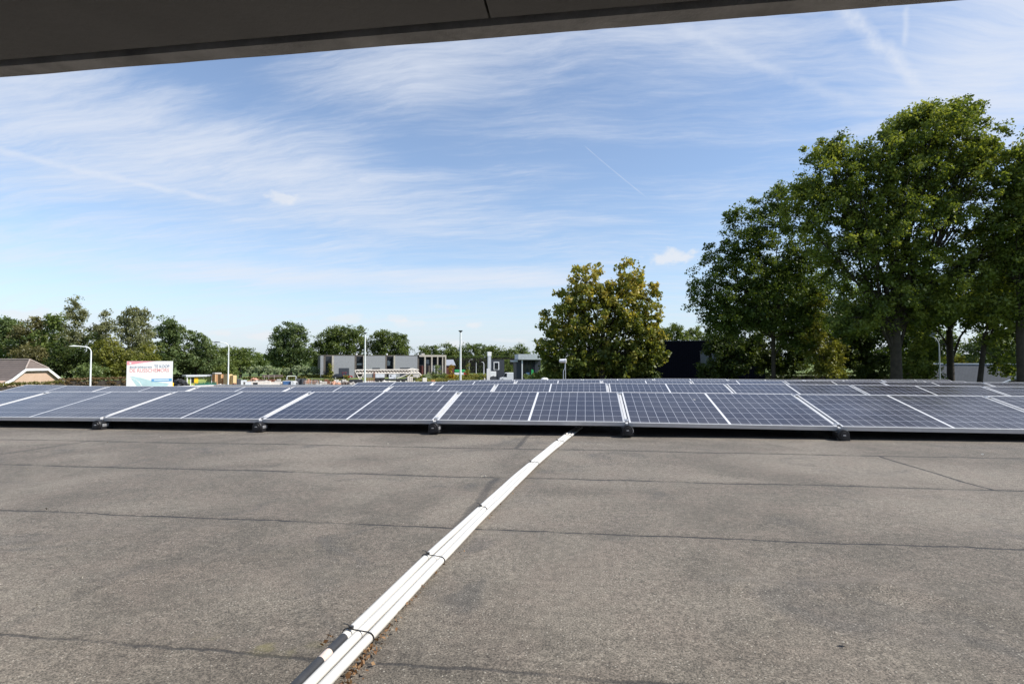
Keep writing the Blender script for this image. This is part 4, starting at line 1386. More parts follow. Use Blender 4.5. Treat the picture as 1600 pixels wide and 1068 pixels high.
mb.prism([(X(210), Z(589.5)), (X(216), Z(591.5)), (X(221), Z(597)), (X(225), Z(604)), (X(219), Z(604)), (X(214), Z(596))], -.008, -.0055, 1)
mb.build('curved_band', M['signice'], SB)
mb = MB()
mb.box(X(237), X(265.2), -.014, -.0085, Z(596.0), Z(591.4))
mb.build('blue_bar', M['signblue'], SB)
mb = MB()
mb.box(X(240.5), X(261), -.017, -.0145, Z(594.6), Z(592.6))
mb.build('pale_strip', M['signpale'], SB)
mb = MB()
mb.box(X(265.8), X(268.2), .05, .3, 0, Z(598.5))
one('post', mb, M['yellow'], 'short yellow post at the right foot of the sale board', 'post', SB.location, face(235, 16))


# ------------------------------------------------------------------ lamp posts
def lamp_post(px, d, ztop, label, arm=0, r=.09, head='lamphead', group='lamp posts', mat_='pole'):
    t = thing('lamp_post', label, 'lamp post', gp(px, d), face(px), group)
    mb = MB()
    if arm:
        ap = abs(arm)
        s = -1 if arm < 0 else 1
        pts = [(0, 0, 0), (0, 0, 1.2), (0, 0, ztop - .75)]
        rr = [r * 1.15, r * 1.1, r * .75]
        for a_ in np.linspace(0, 80, 6)[1:]:
            pts.append((s * .55 * (1 - math.cos(R(a_))), 0, ztop - .75 + .65 * math.sin(R(a_))))
            rr.append(r * .62)
        pts.append((s * ap * .55, 0, ztop - .02))
        rr.append(r * .55)
        mb.tube(pts, rr, 10)
        mb.build('pole', M[mat_], t, True)
        mb = MB()
        mb.prism([(s * ap * .5, ztop - .05), (s * ap * .55, ztop + .05), (s * ap * .8, ztop + .10), (s * ap, ztop - .01), (s * ap, ztop - .04), (s * ap * .7, ztop - .06)], -.13, .13, 1)
        mb.build('lamp_head', M[head], t)
    else:
        mb.tube([(0, 0, 0), (0, 0, 1.2), (0, 0, ztop - .25)], [r * 1.25, r * 1.15, r * .8], 12)
        mb.build('pole', M[mat_], t, True)
        mb = MB()
        mb.lathe([(r * .9, ztop - .28), (r * 1.0, ztop - .20), (r * 2.0, ztop - .08), (r * 2.1, ztop - .02), (r * 1.2, ztop)], 14)
        mb.build('lamp_head', M[head], t, True)
    return t


lamp_post(142, 66, zz(540.5, 66), 'white curved lamp post in front of the willow shrub near the bungalow', -2.1, .105, 'pole')
lamp_post(357, 74, zz(534.5, 74), 'white curved lamp post with dark head in front of the timber crates', -2.0, .10, 'lamphead')
lamp_post(570.3, 84, zz(519, 84), 'straight white lamp post in front of the grey hall', 0, .125, 'lamphead')
lamp_post(719.5, 74, zz(515.8, 74), 'tall straight white lamp post right of the grey hall', 0, .145, 'lamphead')
lamp_post(1468, 33, zz(521, 33), 'grey lamp post standing against the black oak trunk', -.38, .047, 'lamphead', mat_='greypole')
lamp_post(756, 200, zz(565, 200), 'short far lamp post left of the white pylon', -1.0, .16, 'pole')
lamp_post(744, 215, zz(565, 215), 'thin far lamp post before the far trees', 0, .10, 'lamphead')
lamp_post(733, 190, zz(561, 190), 'far lamp post with a pale arm by the narrow tree', 1.4, .07, 'pole')

# ------------------------------------------------------------------ the grey hall
GD = 181
k = GD / F_PX
gh = thing('grey_hall', 'long grey business hall with recessed dark windows and cream portal frames', 'building', gp(605, GD), face(605, 9))
X = lambda px: (px - 605) * k
Z = lambda py: zz(py, GD)
TOP = Z(554.6)
mb = MB()
for a_, b_ in ((506.8, 511), (525.5, 555.8), (571, 602), (617, 652.5)):
    mb.box(X(a_), X(b_), 0, 1.6, 0, TOP)
mb.build('cladding', M['greyclad'], gh)
mb = MB()
mb.box(X(506.8), X(699.3), 1.6, 22, 0, TOP - .12)
mb.build('wall', M['brownpanel'], gh)
mb = MB()
for a_, b_ in ((511, 514), (555.8, 558.6), (602, 604.6), (652.5, 655.2)):
    mb.box(X(a_), X(b_), .06, 1.6, 0, TOP - .02)
mb.box(X(506.6), X(655.3), -.05, .25, TOP - .16, TOP + .03)
mb.build('brown_fin', M['brownpanel'], gh)
mb = MB()
for a_, b_ in ((523, 525.5), (568.8, 571), (614.9, 617)):
    mf = MB()
    mf.box(X(a_), X(b_), -.25, 1.58, 0, TOP - .17)
    mf.build('pale_fin', M['cream'], gh)
for a_, b_ in ((663.6, 665.8), (674.8, 676.8), (684.6, 686.2), (692.8, 694.4)):
    mb.box(X(a_), X(b_), -.3, .5, 0, TOP - .5)
mb.box(X(697.4), X(699.6), -.3, 1.5, 0, TOP - .5)
mb.box(X(655.3), X(699.6), -.3, 1.5, TOP - .5, TOP + .15)
mb.build('portal_frame', M['cream'], gh)
for a_, b_, z0, z1 in ((514.2, 522.8, .4, TOP - .4), (558.8, 568.6, .4, TOP - .4), (604.8, 614.8, .4, TOP - .4)):
    mb = MB()
    for j in range(4):
        zz0 = z0 + (z1 - z0) * j / 4
        mb.box(X(a_) + .03, X(b_) - .03, 1.42, 1.5, zz0 + .06, zz0 + (z1 - z0) / 4 - .06)
    wn_ = mb.build('window', M['glass'], gh)
    mb = MB()
    mb.box(X(a_), X(b_), 1.5, 1.58, z0, z1)
    mb.build('window_frame', M['lamphead'], wn_)
    if a_ != 514.2:
        mb = MB()
        mb.box(X(a_) + .25, X(b_) - (.2 if a_ < 600 else .9), 1.36, 1.41, 4.2 if a_ < 600 else 4.0, 4.8 if a_ < 600 else 5.6)
        mb.build('blind', M['glasslit'], wn_)
bays = [(655.4, 663.5), (665.9, 674.7), (676.9, 684.5), (686.3, 692.7), (694.5, 697.3)]
for j, (a_, b_) in enumerate(bays):
    mb = MB()
    mb.box(X(a_) + .05, X(b_) - .05, 1.30, 1.38, 4.3, TOP - .7)
    wn_ = mb.build('window', M['glass'], gh)
    mb = MB()
    mb.box(X(a_), X(b_), 1.40, 1.5, 3.9, TOP - .55)
    mb.build('window_frame', M['lamphead'], wn_)
    mb = MB()
    mb.box(X(a_), X(b_), 1.25, 1.55, 0, 3.9)
    mb.build('panel', (M['redbrick'], M['brownpanel'], M['palegrey'], M['palegrey'], M['palegrey'])[j], gh)
mb = MB()
mb.box(X(668), X(673), 1.22, 1.29, 4.5, 6.0)
mb.build('blind', M['glasslit'], gh)
for a_, b_ in ((533, 548), (582.5, 594), (625, 641)):
    mb = MB()
    mb.box(X(a_), X(b_), -.03, .05, 0, Z(574.2))
    mb.build('garage_door', M['navy'], gh)
for x in (560.2, 606.6, 656.4):
    mb = MB()
    mb.lathe([(.22, TOP - .2), (.22, TOP + .28), (.30, TOP + .30), (.30, TOP + .52), (.16, TOP + .6)], 12, Matrix.Translation((X(x), 3, 0)))
    mb.build('roof_vent', M['white'], gh, True)
mb = MB()
mb.box(X(663), X(668.5), 4, 6, TOP - .15, TOP + .75, None, .05)
mb.build('roof_unit', M['concrete'], gh)

# red barn behind its right end
BD = 205
k = BD / F_PX
bn = thing('barn', 'dark red barn with pale metal roof behind the right end of the grey hall', 'barn', gp(704, BD), face(704, 12))
mb = MB()
mb.box(-5.5, 1.5, .4, 8, 0, zz(569, BD))
mb.build('wall', M['redbrick'], bn)
mb = MB()
mb.prism([(0, zz(569.8, BD)), (4.2, zz(561.4, BD)), (8.6, zz(569.8, BD)), (8.6, zz(570.8, BD)), (0, zz(570.8, BD))], -6, 2.0, 0)
mb.build('roof', M['zinc'], bn)

# building with the grey canopy
CD = 126
k = CD / F_PX
cb = thing('canopy_building', 'dark building with pale grey box canopy on a white column', 'building', gp(816, CD), face(816, 6))
X = lambda px: (px - 816) * k
Z = lambda py: zz(py, CD)
mb = MB()
mb.box(X(807.5), X(846), 1.2, 9, 0, Z(561.5))
mb.build('wall', M['navy'], cb)
mb = MB()
mb.box(X(809.5), X(846), -.6, 9, Z(561.4), Z(552.8))
mb.box(X(801.5), X(809.4), .6, 8, Z(565.0), Z(562.2))
mb.build('canopy', M['palegrey'], cb)
mb = MB()
mb.box(X(814.9), X(816.6), -.3, 0, 0, Z(561.5))
mb.build('column', M['pole'], cb)
for a_, b_ in ((818.5, 824), (825, 830.5), (831.5, 837)):
    mb = MB()
    mb.box(X(a_), X(b_), 1.1, 1.18, .3, Z(563))
    mb.build('window', M['glass'], cb)
mb = MB()
mb.box(X(800.5), X(806.5), .2, 2.2, 0, Z(580.0), None, .06)
mb.box(X(802), X(805), -.1, .3, 0, Z(584.5), None, .04)
one('stacked_crates', mb, M['bluepaint'], 'blue stacked crates left of the grey canopy column', 'crates', gp(816, CD + 45), face(816, 6))
mb = MB()
mb.box(X(822), X(827), .0, 1.0, 0, Z(581.5), None, .05)
one('container', mb, M['bluepaint'], 'blue bin under the grey canopy', 'bin', gp(816, CD - 2), face(816, 6))
mb = MB()
mb.prism([(X(829), 0), (X(834), 0), (X(833), Z(577)), (X(830), Z(576))], -.1, .1, 1)
one('banner', mb, M['green'], 'green and pale banner beside the grey canopy', 'banner', gp(816, CD - 4), face(816, 6))

# white framed window house beside the pylon
WD = 152
k = WD / F_PX
wb = thing('dark_office', 'low dark office with a white framed window behind the pylon', 'building', gp(776, WD), face(776, 4))
X = lambda px: (px - 776) * k
Z = lambda py: zz(py, WD)
mb = MB()
mb.box(X(766.5), X(788), 0, 9, 0, Z(561.5))
mb.build('wall', M['lamphead'], wb)
mb = MB()
for b4 in ((771.2, 772.5, 577.5, 564.8), (778.6, 780, 577.5, 564.8), (772.5, 778.6, 566.2, 564.8), (772.5, 778.6, 577.5, 576.6)):
    mb.box(X(b4[0]), X(b4[1]), -.12, .0, Z(b4[2]), Z(b4[3]))
wf = mb.build('window_frame', M['white'], wb)
mb = MB()
mb.box(X(772.5), X(778.6), -.05, -.003, Z(576.6), Z(566.2))
mb.build('window', M['glass'], wb)

# pylon and small signs
PD = 136
k = PD / F_PX
py_ = thing('pylon_sign', 'tall pale pylon sign with a wider white head', 'sign', gp(764.5, PD), face(764.5, 14))
Z = lambda py: zz(py, PD)
mb = MB()
mb.box(-.42, .42, -.2, .2, 0, Z(556))
mb.build('mast', M['palegrey'], py_)
mb = MB()
mb.box(-.16, .02, -.215, -.2005, 3.0, Z(557))
mb.build('stripe', M['signwhite'], py_)
mb = MB()
mb.box(-.52, .52, -.25, .25, Z(556), Z(549.3), None, .03)
mb.build('head', M['white'], py_)
mb = MB()
mb.box(-.4, .4, -.2, .2, 0, Z(575.2))
one('sign_board', mb, M['white'], 'white upright board at the foot of the pylon', 'sign', gp(763, PD - 3), face(763, 12))
k = 124 / F_PX
sb2 = thing('info_sign', 'square white sign on a dark house shaped base, left of the white van', 'sign', gp(770.5, 124), face(770.5, 14))
mb = MB()
mb.box(-.70, .72, -.08, .08, zz(587.5, 124), zz(579.6, 124))
mb.build('board', M['white'], sb2)
mb = MB()
mb.prism([(-.78, 0), (.78, 0), (.78, zz(589, 124)), (0, zz(586.6, 124)), (-.78, zz(589, 124))], -.25, -.09, 1)
mb.build('base', M['lamphead'], sb2)
mb = MB()
mb.box(-.5, .5, -.085, -.0805, zz(583, 124), zz(582.3, 124))
mb.box(-.5, .3, -.085, -.0805, zz(584.6, 124), zz(584.1, 124))
mb.build('pale_line', M['palegrey'], sb2)
mb = MB()
mb.box(-.35, .35, -.25, .25, 0, zz(577, 130), None, .05)
one('fuel_cabinet', mb, M['lamphead'], 'dark upright cabinet between the info sign and the young tree', 'cabinet', gp(775.5, 130), face(776, 10))
mb = MB()
mb.box(-.3, .3, -.2, .2, 0, zz(577, 131), None, .04)
one('price_board', mb, M['palegrey'], 'pale upright board right of the dark cabinet', 'sign', gp(779, 155), face(780, 10))
mb = MB()
mb.lathe([(.22, 0), (.22, .9), (.16, 1.15), (.05, 1.25)], 12)
one('bollard', mb, M['whiteconc'], 'cream bollard beside the road, left of the info sign', 'bollard', gp(757, 138))

# black building behind the chestnut
KD = 72
k = KD / F_PX
kb = thing('black_building', 'large black clad building between the chestnut and the oaks', 'building', gp(1085, KD), face(1085, -4))
X = lambda px: (px - 1085) * k
Z = lambda py: zz(py, KD)
mb = MB()
mb.box(X(975), X(1185), 0, 16, 0, Z(532.5))
mb.build('wall', M['blackclad'], kb)
mb = MB()
mb.box(X(974), X(1186), -.06, 16.1, Z(532.5), Z(531.6))
mb.build('roof_edge', M['lamphead'], kb)
for a_, b_ in ((1093.5, 1106.5), (1110, 1122)):
    mb = MB()
    mb.box(X(a_), X(b_), -.03, .0, Z(571.5), Z(549))
    wn_ = mb.build('window', M['glass'], kb)
    mb = MB()
    mb.box(X(a_) - .1, X(b_) + .1, -.07, -.031, Z(549), Z(548.2))
    mb.box(X(a_) - .1, X(b_) + .1, -.07, -.031, Z(572.4), Z(571.5))
    mb.build('frame', M['lamphead'], wn_)
    mb = MB()
    mb.box(X(a_) + .06, X(b_) - .06, -.036, -.031, Z(570.5), Z(549.8))
    mb.build('blind', mat('grey_blind', (.10, .115, .13), .3), wn_)

# slate roofed house behind the oak trunks
VD = 62
k = VD / F_PX
vh = thing('slate_house', 'long house with a grey slate roof behind the oak trunks', 'house', gp(1530, VD), face(1530, -8))
X = lambda px: (px - 1530) * k
Z = lambda py: zz(py, VD)
rz_ = Z(569.5)
mb = MB()
mb.box(X(1448), X(1640), .8, 8.2, 0, 2.4)
mb.prism([(.8, 2.4), (8.2, 2.4), (4.5, rz_ - .15)], X(1448), X(1640), 0)
mb.build('wall', M['redbrick'], vh)
rf = uv_mesh('roof', [[(X(1446), .1, 2.0), (X(1642), .1, 2.0), (X(1642), 4.5, rz_), (X(1446), 4.5, rz_)], [(X(1642), 8.9, 2.0), (X(1446), 8.9, 2.0), (X(1446), 4.5, rz_), (X(1642), 4.5, rz_)]], M['slate'], vh)
mb = MB()
mb.tube([(X(1446), 4.5, rz_ + .03), (X(1642), 4.5, rz_ + .03)], .10, 8)
mb.build('ridge_tiles', M['slate'] if False else M['palegrey'], rf, True)
pv_ = thing('garden_shed', 'shed with a pale sloping roof edge at the foot of the right hand oak', 'shed', gp(1580, 52), face(1580, 0))
kk = 52 / F_PX
mb = MB()
mb.prism([((1566 - 1580) * kk, zz(600, 52)), ((1590 - 1580) * kk, zz(586.5, 52)), ((1590 - 1580) * kk, zz(588, 52)), ((1567 - 1580) * kk, zz(601.5, 52))], -.1, 3, 1)
mb.build('roof_edge', M['palegrey'], pv_)
mb = MB()
mb.prism([((1568 - 1580) * kk, 0), ((1612 - 1580) * kk, 0), ((1612 - 1580) * kk, zz(589, 52)), ((1589 - 1580) * kk, zz(589, 52)), ((1568 - 1580) * kk, zz(602, 52))], 0, 3, 1)
mb.build('wall', M['slate'] if False else M['brownpanel'], pv_)


# ------------------------------------------------------------------ vehicles
def vehicle(name, label, cat, px, d, rot, paint, L=4.3, Wd=1.76, H=1.48, van=False, group=None):
    t = thing(name, label, cat, gp(px, d), face(px, rot), group)
    a_ = L / 2
    if van:
        low = [(-a_, .32), (-a_ + .03, .75), (-a_ + .15, .95), (-a_ + 1.0, 1.15), (-a_ + 1.55, H - .08), (-a_ + 1.9, H), (a_ - .25, H), (a_ - .05, H - .18), (a_, 1.0), (a_, .32)]
    else:
        low = [(-a_, .32), (-a_ + .02, .62), (-a_ + .25, .78), (-a_ + 1.15, .92), (a_ - .55, .96), (a_ - .06, .92), (a_, .6), (a_, .32)]
    mb = MB()
    mb.prism(low, -Wd / 2, Wd / 2, 1)
    b = mb.build('body', paint, t)
    bv = b.modifiers.new('soften', 'BEVEL')
    bv.width, bv.segments = .07, 3
    mb = MB()
    if van:
        mb.prism([(-a_ + 1.06, 1.17), (-a_ + 1.56, H - .12), (-a_ + 2.1, H - .12), (-a_ + 2.1, 1.12)], -Wd / 2 - .006, Wd / 2 + .006, 1)
        mb.poly([(-a_ + 1.02, -Wd * .42, 1.19), (-a_ + 1.02, Wd * .42, 1.19), (-a_ + 1.52, Wd * .38, H - .10), (-a_ + 1.52, -Wd * .38, H - .10)], [(0, 1, 2, 3)], Matrix.Translation((-.02, 0, .02)))
        mb.build('window', M['glass'], t)
    else:
        cab = [(-a_ + 1.05, .92), (-a_ + 1.75, H - .04), (-a_ + 2.1, H), (a_ - 1.35, H - .01), (a_ - .85, H - .12), (a_ - .3, .95)]
        tp = MB()
        n = len(cab)
        vs = [(x, -Wd / 2 + .04 + (z - .9) * .28, z) for x, z in cab] + [(x, Wd / 2 - .04 - (z - .9) * .28, z) for x, z in cab]
        tp.poly(vs, [tuple(range(n))[::-1], tuple(range(n, 2 * n))] + [(i, (i + 1) % n, n + (i + 1) % n, n + i) for i in range(n)])
        tp.build('cabin', M['glass'], t)
        mb.box(-a_ + 1.78, a_ - .95, -Wd / 2 + .19, Wd / 2 - .19, H - .035, H + .015, None, .012)
        for x in (-a_ + 2.35, a_ - 1.0):
            for s in (-1, 1):
                mb.tube([(x, s * (Wd / 2 - .03), .9), (x, s * (Wd / 2 - .185), H - .02)], .035, 5)
        mb.build('roof', paint, t)
    for x in (-a_ + .82, a_ - .80):
        for s in (-1, 1):
            mm = Matrix.Translation((x, s * (Wd / 2 - .09), .32)) @ Matrix.Rotation(R(90), 4, 'X')
            mb = MB()
            mb.lathe([(.20, -.105), (.30, -.11), (.325, -.07), (.325, .07), (.30, .11), (.20, .105)], 16, mm)
            wv = mb.build('wheel', M['tyre'], t, True)
            mb = MB()
            mb.lathe([(.05, -.112), (.19, -.108), (.19, .108), (.05, .112)], 12, mm)
            mb.build('rim', M['steel'], wv)
    for s in (-1, 1):
        mb = MB()
        mb.box(-a_ - .012, -a_ + .06, s * Wd * .36 - .16, s * Wd * .36 + .16, .60, .72, None, .02)
        mb.build('headlight', M['glasslit'], t)
    return t


vehicle('parked_van', 'white van with dark windscreen parked at the far edge of the roof, beside the road', 'van', 794, 150, 4, M['carwhite'], 5.0, 1.9, 2.35, True)
vehicle('parked_car', 'dark red car with pale bonnet before the hall garage door', 'car', 540, 171, 200, M['carred'], 4.3, 1.76, 1.9)
vehicle('parked_car', 'black car parked left of the red one in front of the grey hall', 'car', 530.5, 167, 190, M['carblack'], 4.2, 1.76, 1.55)
q = ROOF.inverted() @ at(851, 591, 15.5)
hv = q.z
mb = MB()
mb.lathe([(.045, -.02), (.045, hv - .05), (.10, hv - .05), (.11, hv - .02), (.08, hv + .012), (.03, hv + .02)], 16)
o = one('roof_vent', mb, M['white'], 'small white vent cap on the flat roof, left of the floodlight', 'vent', smooth=True)
o.matrix_world = ROOF @ Matrix.Translation((q.x, q.y, 0))
vehicle('parked_car', 'blue car half hidden behind the info sign', 'car', 777, 162, 20, M['bluepaint'], 4.0, 1.7, 1.5)
td = thing('delivery_truck', 'red and white delivery truck under a green cover, left of the tall lamp post', 'truck', gp(717.5, 182), face(717.5, 4))
k = 182 / F_PX
mb = MB()
mb.box(-1.6, 2.0, -1.1, 1.1, zz(581.3, 182), zz(577.3, 182), None, .12)
mb.build('green_cover', M['green'], td)
mb = MB()
mb.box(-1.7, 1.4, -1.05, 1.05, .8, zz(581.4, 182), None, .05)
mb.build('cargo_box', M['white'], td)
mb = MB()
mb.prism([(1.45, .4), (3.4, .4), (3.4, 1.3), (2.9, 2.2), (1.45, 2.2)], -1.05, 1.05, 1)
mb.build('cab', M['redpaint'], td)
mb = MB()
mb.prism([(2.0, 1.35), (3.30, 1.35), (2.92, 2.05), (2.0, 2.05)], -1.06, 1.06, 1)
mb.build('window', M['glass'], td)
mb = MB()
mb.box(-1.8, 3.2, -.5, .5, .45, .78)
mb.build('chassis', M['blackplastic'], td)
for x in (-1.0, 2.5):
    for s in (-.9, .9):
        mb = MB()
        mb.lathe([(.2, -.13), (.42, -.13), (.45, -.08), (.45, .08), (.42, .13), (.2, .13)], 16, Matrix.Translation((x, s, .45)) @ Matrix.Rotation(R(90), 4, 'X'))
        mb.build('wheel', M['tyre'], td, True)

# ------------------------------------------------------------------ folded tower crane on its trailer
FD = 140
k = FD / F_PX
fc = thing('folded_crane', 'cream folded lattice tower crane on a trailer in front of the grey hall', 'crane', gp(605, FD), face(605, 5))
X = lambda px: (px - 605) * k
Z = lambda py: zz(py, FD)


def truss(mb, x0, x1, zlo, zhi, yh, n, rc=.075, rd=.035):
    for y in (-yh, yh):
        mb.tube([(x0, y, zlo), (x1, y, zlo)], rc, 6)
        mb.tube([(x0, y, zhi), (x1, y, zhi)], rc, 6)
        for i in range(n):
            xa_, xb_ = x0 + (x1 - x0) * i / n, x0 + (x1 - x0) * (i + 1) / n
            xm = (xa_ + xb_) / 2
            mb.tube([(xa_, y, zlo), (xm, y, zhi), (xb_, y, zlo)], rd, 5)
    for i in range(n + 1):
        x = x0 + (x1 - x0) * i / n
        mb.tube([(x, -yh, zlo), (x, yh, zlo)], rd, 5)
        mb.tube([(x, -yh, zhi), (x, yh, zhi)], rd, 5)


mb = MB()
truss(mb, X(560), X(653), Z(582.6), Z(577.4), .5, 20, .15, .085)
mb.build('jib', M['cranewhite'], fc)
mb = MB()
truss(mb, X(566), X(640), Z(581.4), Z(578.6), .28, 24, .15, .17)
mb.build('inner_jib', M['brownwood'], fc)
mb = MB()
for y in (-.6, .6):
    mb.tube([(X(556.5), y, Z(577.8)), (X(566), y, .1)], .09, 6)
    mb.tube([(X(569.5), y, Z(583)), (X(562), y, .1)], .09, 6)
    mb.tube([(X(557), y, Z(578)), (X(562), y, Z(577.4))], .12, 6)
    mb.tube([(X(561), y, Z(588)), (X(566), y, Z(588))], .06, 5)
mb.build('front_support', M['cranewhite'], fc)
mb = MB()
for y in (-.45, .45):
    mb.tube([(X(641), y, Z(582.5)), (X(620), y, Z(591))], .11, 6)
    mb.tube([(X(643), y, Z(583.5)), (X(630), y, Z(595))], .09, 6)
    mb.tube([(X(649), y, Z(577.6)), (X(658), y, Z(586)), (X(651), y, Z(590))], .13, 6)
    mb.tube([(X(636), y, Z(577.2)), (X(644), y, Z(575.6)), (X(654), y, Z(578))], .10, 6)
mb.build('mast_arm', M['cranewhite'], fc)
mb = MB()
mb.box(X(645), X(655), -.5, .5, Z(589.5), Z(583.2), None, .05)
mb.build('winch_house', M['tarp'], fc)
mb = MB()
mb.box(X(607.3), X(618.2), -1.0, -.2, Z(591.2), Z(584.2), None, .03)
cbx = mb.build('cabinet', M['palegrey'], fc)
mb = MB()
mb.box(X(609), X(611.2), -1.012, -1.002, Z(588), Z(585.5))
mb.box(X(614.5), X(617.5), -1.012, -1.002, Z(590.2), Z(589.4))
mb.build('label_plate', M['lamphead'], cbx)
mb = MB()
mb.box(X(587), X(600.5), -.8, .6, Z(589.5), Z(583.6), None, .03)
mb.build('tank', M['palegrey'], fc)
mb = MB()
mb.box(X(586), X(648), -.7, .7, Z(594), Z(591.4))
mb.box(X(587), X(601), -.7, .6, Z(592.5), Z(589.6))
mb.build('chassis', M['blackplastic'], fc)
mb = MB()
mb.box(X(584.2), X(585.8), -.9, -.7, 0, Z(580.5))
mb.box(X(574), X(584), -.8, -.7, Z(594), Z(592.6))
mb.box(X(574), X(584), -.8, -.7, Z(590.6), Z(589.6))
for x in (574.5, 578, 581.5):
    mb.box(X(x), X(x + .8), -.82, -.68, 0, Z(588.8))
mb.build('red_rack', M['rust'], fc)
mb = MB()
for x in (636, 639, 642):
    mb.box(X(x), X(x + 1.8), -.9, .8, 0, Z(588.2), None, .04)
mb.build('ballast', M['cranewhite'], fc)
for x in (590, 597, 622, 630):
    for s in (-.75, .75):
        mb = MB()
        mb.lathe([(.2, -.12), (.42, -.12), (.46, -.06), (.46, .06), (.42, .12), (.2, .12)], 14, Matrix.Translation((X(x), s, .46)) @ Matrix.Rotation(R(90), 4, 'X'))
        mb.build('wheel', M['tyre'], fc, True)
mb = MB()
for i in range(14):
    mb.box(-.3, .3, -.25, .25, 0, .45, Matrix.Translation((rnd.gauss(0, .45), rnd.gauss(0, .3), abs(rnd.gauss(.2, .3)))) @ Euler((rnd.random() * 3, rnd.random() * 3, rnd.random() * 3)).to_matrix().to_4x4(), .08)
one('rubble_heap', mb, M['whiteconc'], 'pale heap of lumps left of the crane cabinet', 'heap', gp(602, 133))

# ------------------------------------------------------------------ the storage yard
YD = 118
k = YD / F_PX
hut = thing('site_hut', 'green site hut with a flat white roof and a yellow door', 'hut', gp(314, YD), face(314, 15))
X = lambda px: (px - 314) * k
Z = lambda py: zz(py, YD)
mb = MB()
mb.box(X(296), X(330), 0, 2.4, .15, Z(588))
mb.build('wall', M['hutgreen'], hut)
mb = MB()
mb.box(X(293), X(332.2), -.5, 2.8, Z(588), Z(585.2), None, .03)
mb.build('roof', M['palegrey'], hut)
mb = MB()
mb.box(X(294.6), X(295.8), -.3, -.1, 0, Z(588))
mb.box(X(328.6), X(330), -.3, -.1, 0, Z(588))
mb.box(X(299.9), X(300.8), -.06, -.003, .15, Z(588.6))
mb.build('post', M['white'], hut)
mb = MB()
mb.box(X(305), X(310.6), -.07, -.003, .3, Z(588.8))
mb.build('door', M['yellow'], hut)
mb = MB()
mb.box(X(301), X(305), -.05, -.003, .9, Z(589.2))
mb.build('window', M['glass'], hut)
mb = MB()
mb.prism([(X(316.5), Z(590.2)), (X(319.5), Z(590.2)), (X(318), Z(591.2))], -.05, -.003, 1)
mb.build('lamp', M['white'], hut)
cr_ = 'timber crates between the hut and the lamp post'


def crate(px0, px1, py_top, dpt, label, m_front, d, rot=24, bottom=0.0):
    kk = d / F_PX
    t = thing('timber_crate', label, 'crate', gp((px0 + px1) / 2, d), face((px0 + px1) / 2, rot), cr_)
    wv, h = (px1 - px0) * kk, zz(py_top, d)
    mb = MB()
    mb.box(-wv / 2, wv / 2, 0, dpt, bottom + .12, h)
    mb.build('box', m_front, t)
    mb = MB()
    for x in (-wv / 2 + .08, 0, wv / 2 - .08):
        mb.box(x - .06, x + .06, .02, dpt - .02, bottom, bottom + .118)
        mb.box(x - .05, x + .05, -.03, -.003, bottom + .12, h)
    mb.build('batten', M['cratelit'], t)
    return t


crate(336.5, 345.5, 583.8, 1.3, 'timber crate coloured shaded orange brown under a grey tarp, left of the crate group', M['crate'], 117)
crate(345.8, 355, 584.4, 1.4, 'timber crate coloured shaded orange brown in the middle, left of the lamp post', M['crate'], 115)
crate(355.5, 364, 584.2, 1.3, 'tall timber crate coloured sunlit pale yellow directly right of the lamp post', M['cratelit'], 114, 36)
crate(364.5, 370.5, 586, 1.2, 'lower timber crate coloured sunlit pale yellow at the right end of the crate group', M['cratelit'], 114, 36)
mb = MB()
mb.box(-.75, .75, -.05, 1.35, 0, .34, None, .12)
o = one('tarp_cover', mb, M['tarp'], 'rounded grey tarp lying on the left timber crate', 'tarp', gp(341.5, 117, zz(583.9, 117) - .05), face(341, 24))
kk = 108 / F_PX
fn = thing('green_trestle', 'dark green steel frame fence in front of the site hut', 'fence', gp(322, 108), face(322, 2))
mb = MB()
for x in np.linspace(-1.9, 1.9, 6):
    mb.box(x - .05, x + .05, -.05, .05, 0, zz(597.4, 108))
mb.box(-1.95, 1.95, -.06, .06, zz(597.4, 108), zz(597.4, 108) + .10)
mb.box(-1.95, 1.95, -.04, .04, .2, .3)
mb.box(-1.85, 1.85, -.02, .02, .32, zz(597.4, 108) - .12)
mb.build('frame', M['greensteel'], fn)


def pile(name, label, cat, px0, px1, py_top, d, material, n=3, depth=1.2, rot=0, z0=0.0, jit=.06, along=True, sec=.14, group=None):
    # a stack of long pieces, each laid with small offsets
    kk = d / F_PX
    wv = (px1 - px0) * kk
    h = zz(py_top, d) - z0
    mb = MB()
    rows_ = max(1, int(h / sec))
    cols_ = max(1, int(depth / (sec * 1.15)))
    hh = h / rows_
    for i in range(rows_):
        for j in range(cols_):
            if i == rows_ - 1 and rnd.random() < .15:
                continue
            e = rnd.gauss(0, jit)
            mb.box(-wv / 2 + e, wv / 2 + rnd.gauss(0, jit), j * sec * 1.15, j * sec * 1.15 + sec, z0 + i * hh + .006, z0 + (i + 1) * hh - .006)
    return one(name, mb, material, label, cat, gp((px0 + px1) / 2, d), face((px0 + px1) / 2, rot), group)


def yard_frame(px0, px1, py_top, d, label, material, r=.05, name='steel_arch', cat='frame'):
    kk = d / F_PX
    wv, h = (px1 - px0) * kk / 2, zz(py_top, d)
    mb = MB()
    for y in (0, .9):
        mb.tube([(-wv, y, 0), (-wv * .96, y, h - .2), (-wv * .85, y, h), (wv * .85, y, h), (wv * .96, y, h - .2), (wv, y, 0)], r, 6)
    mb.tube([(-wv * .9, 0, h - .05), (-wv * .9, .9, h - .05)], r, 6)
    mb.tube([(wv * .9, 0, h - .05), (wv * .9, .9, h - .05)], r, 6)
    return one(name, mb, material, label, cat, gp((px0 + px1) / 2, d), face((px0 + px1) / 2, 12))


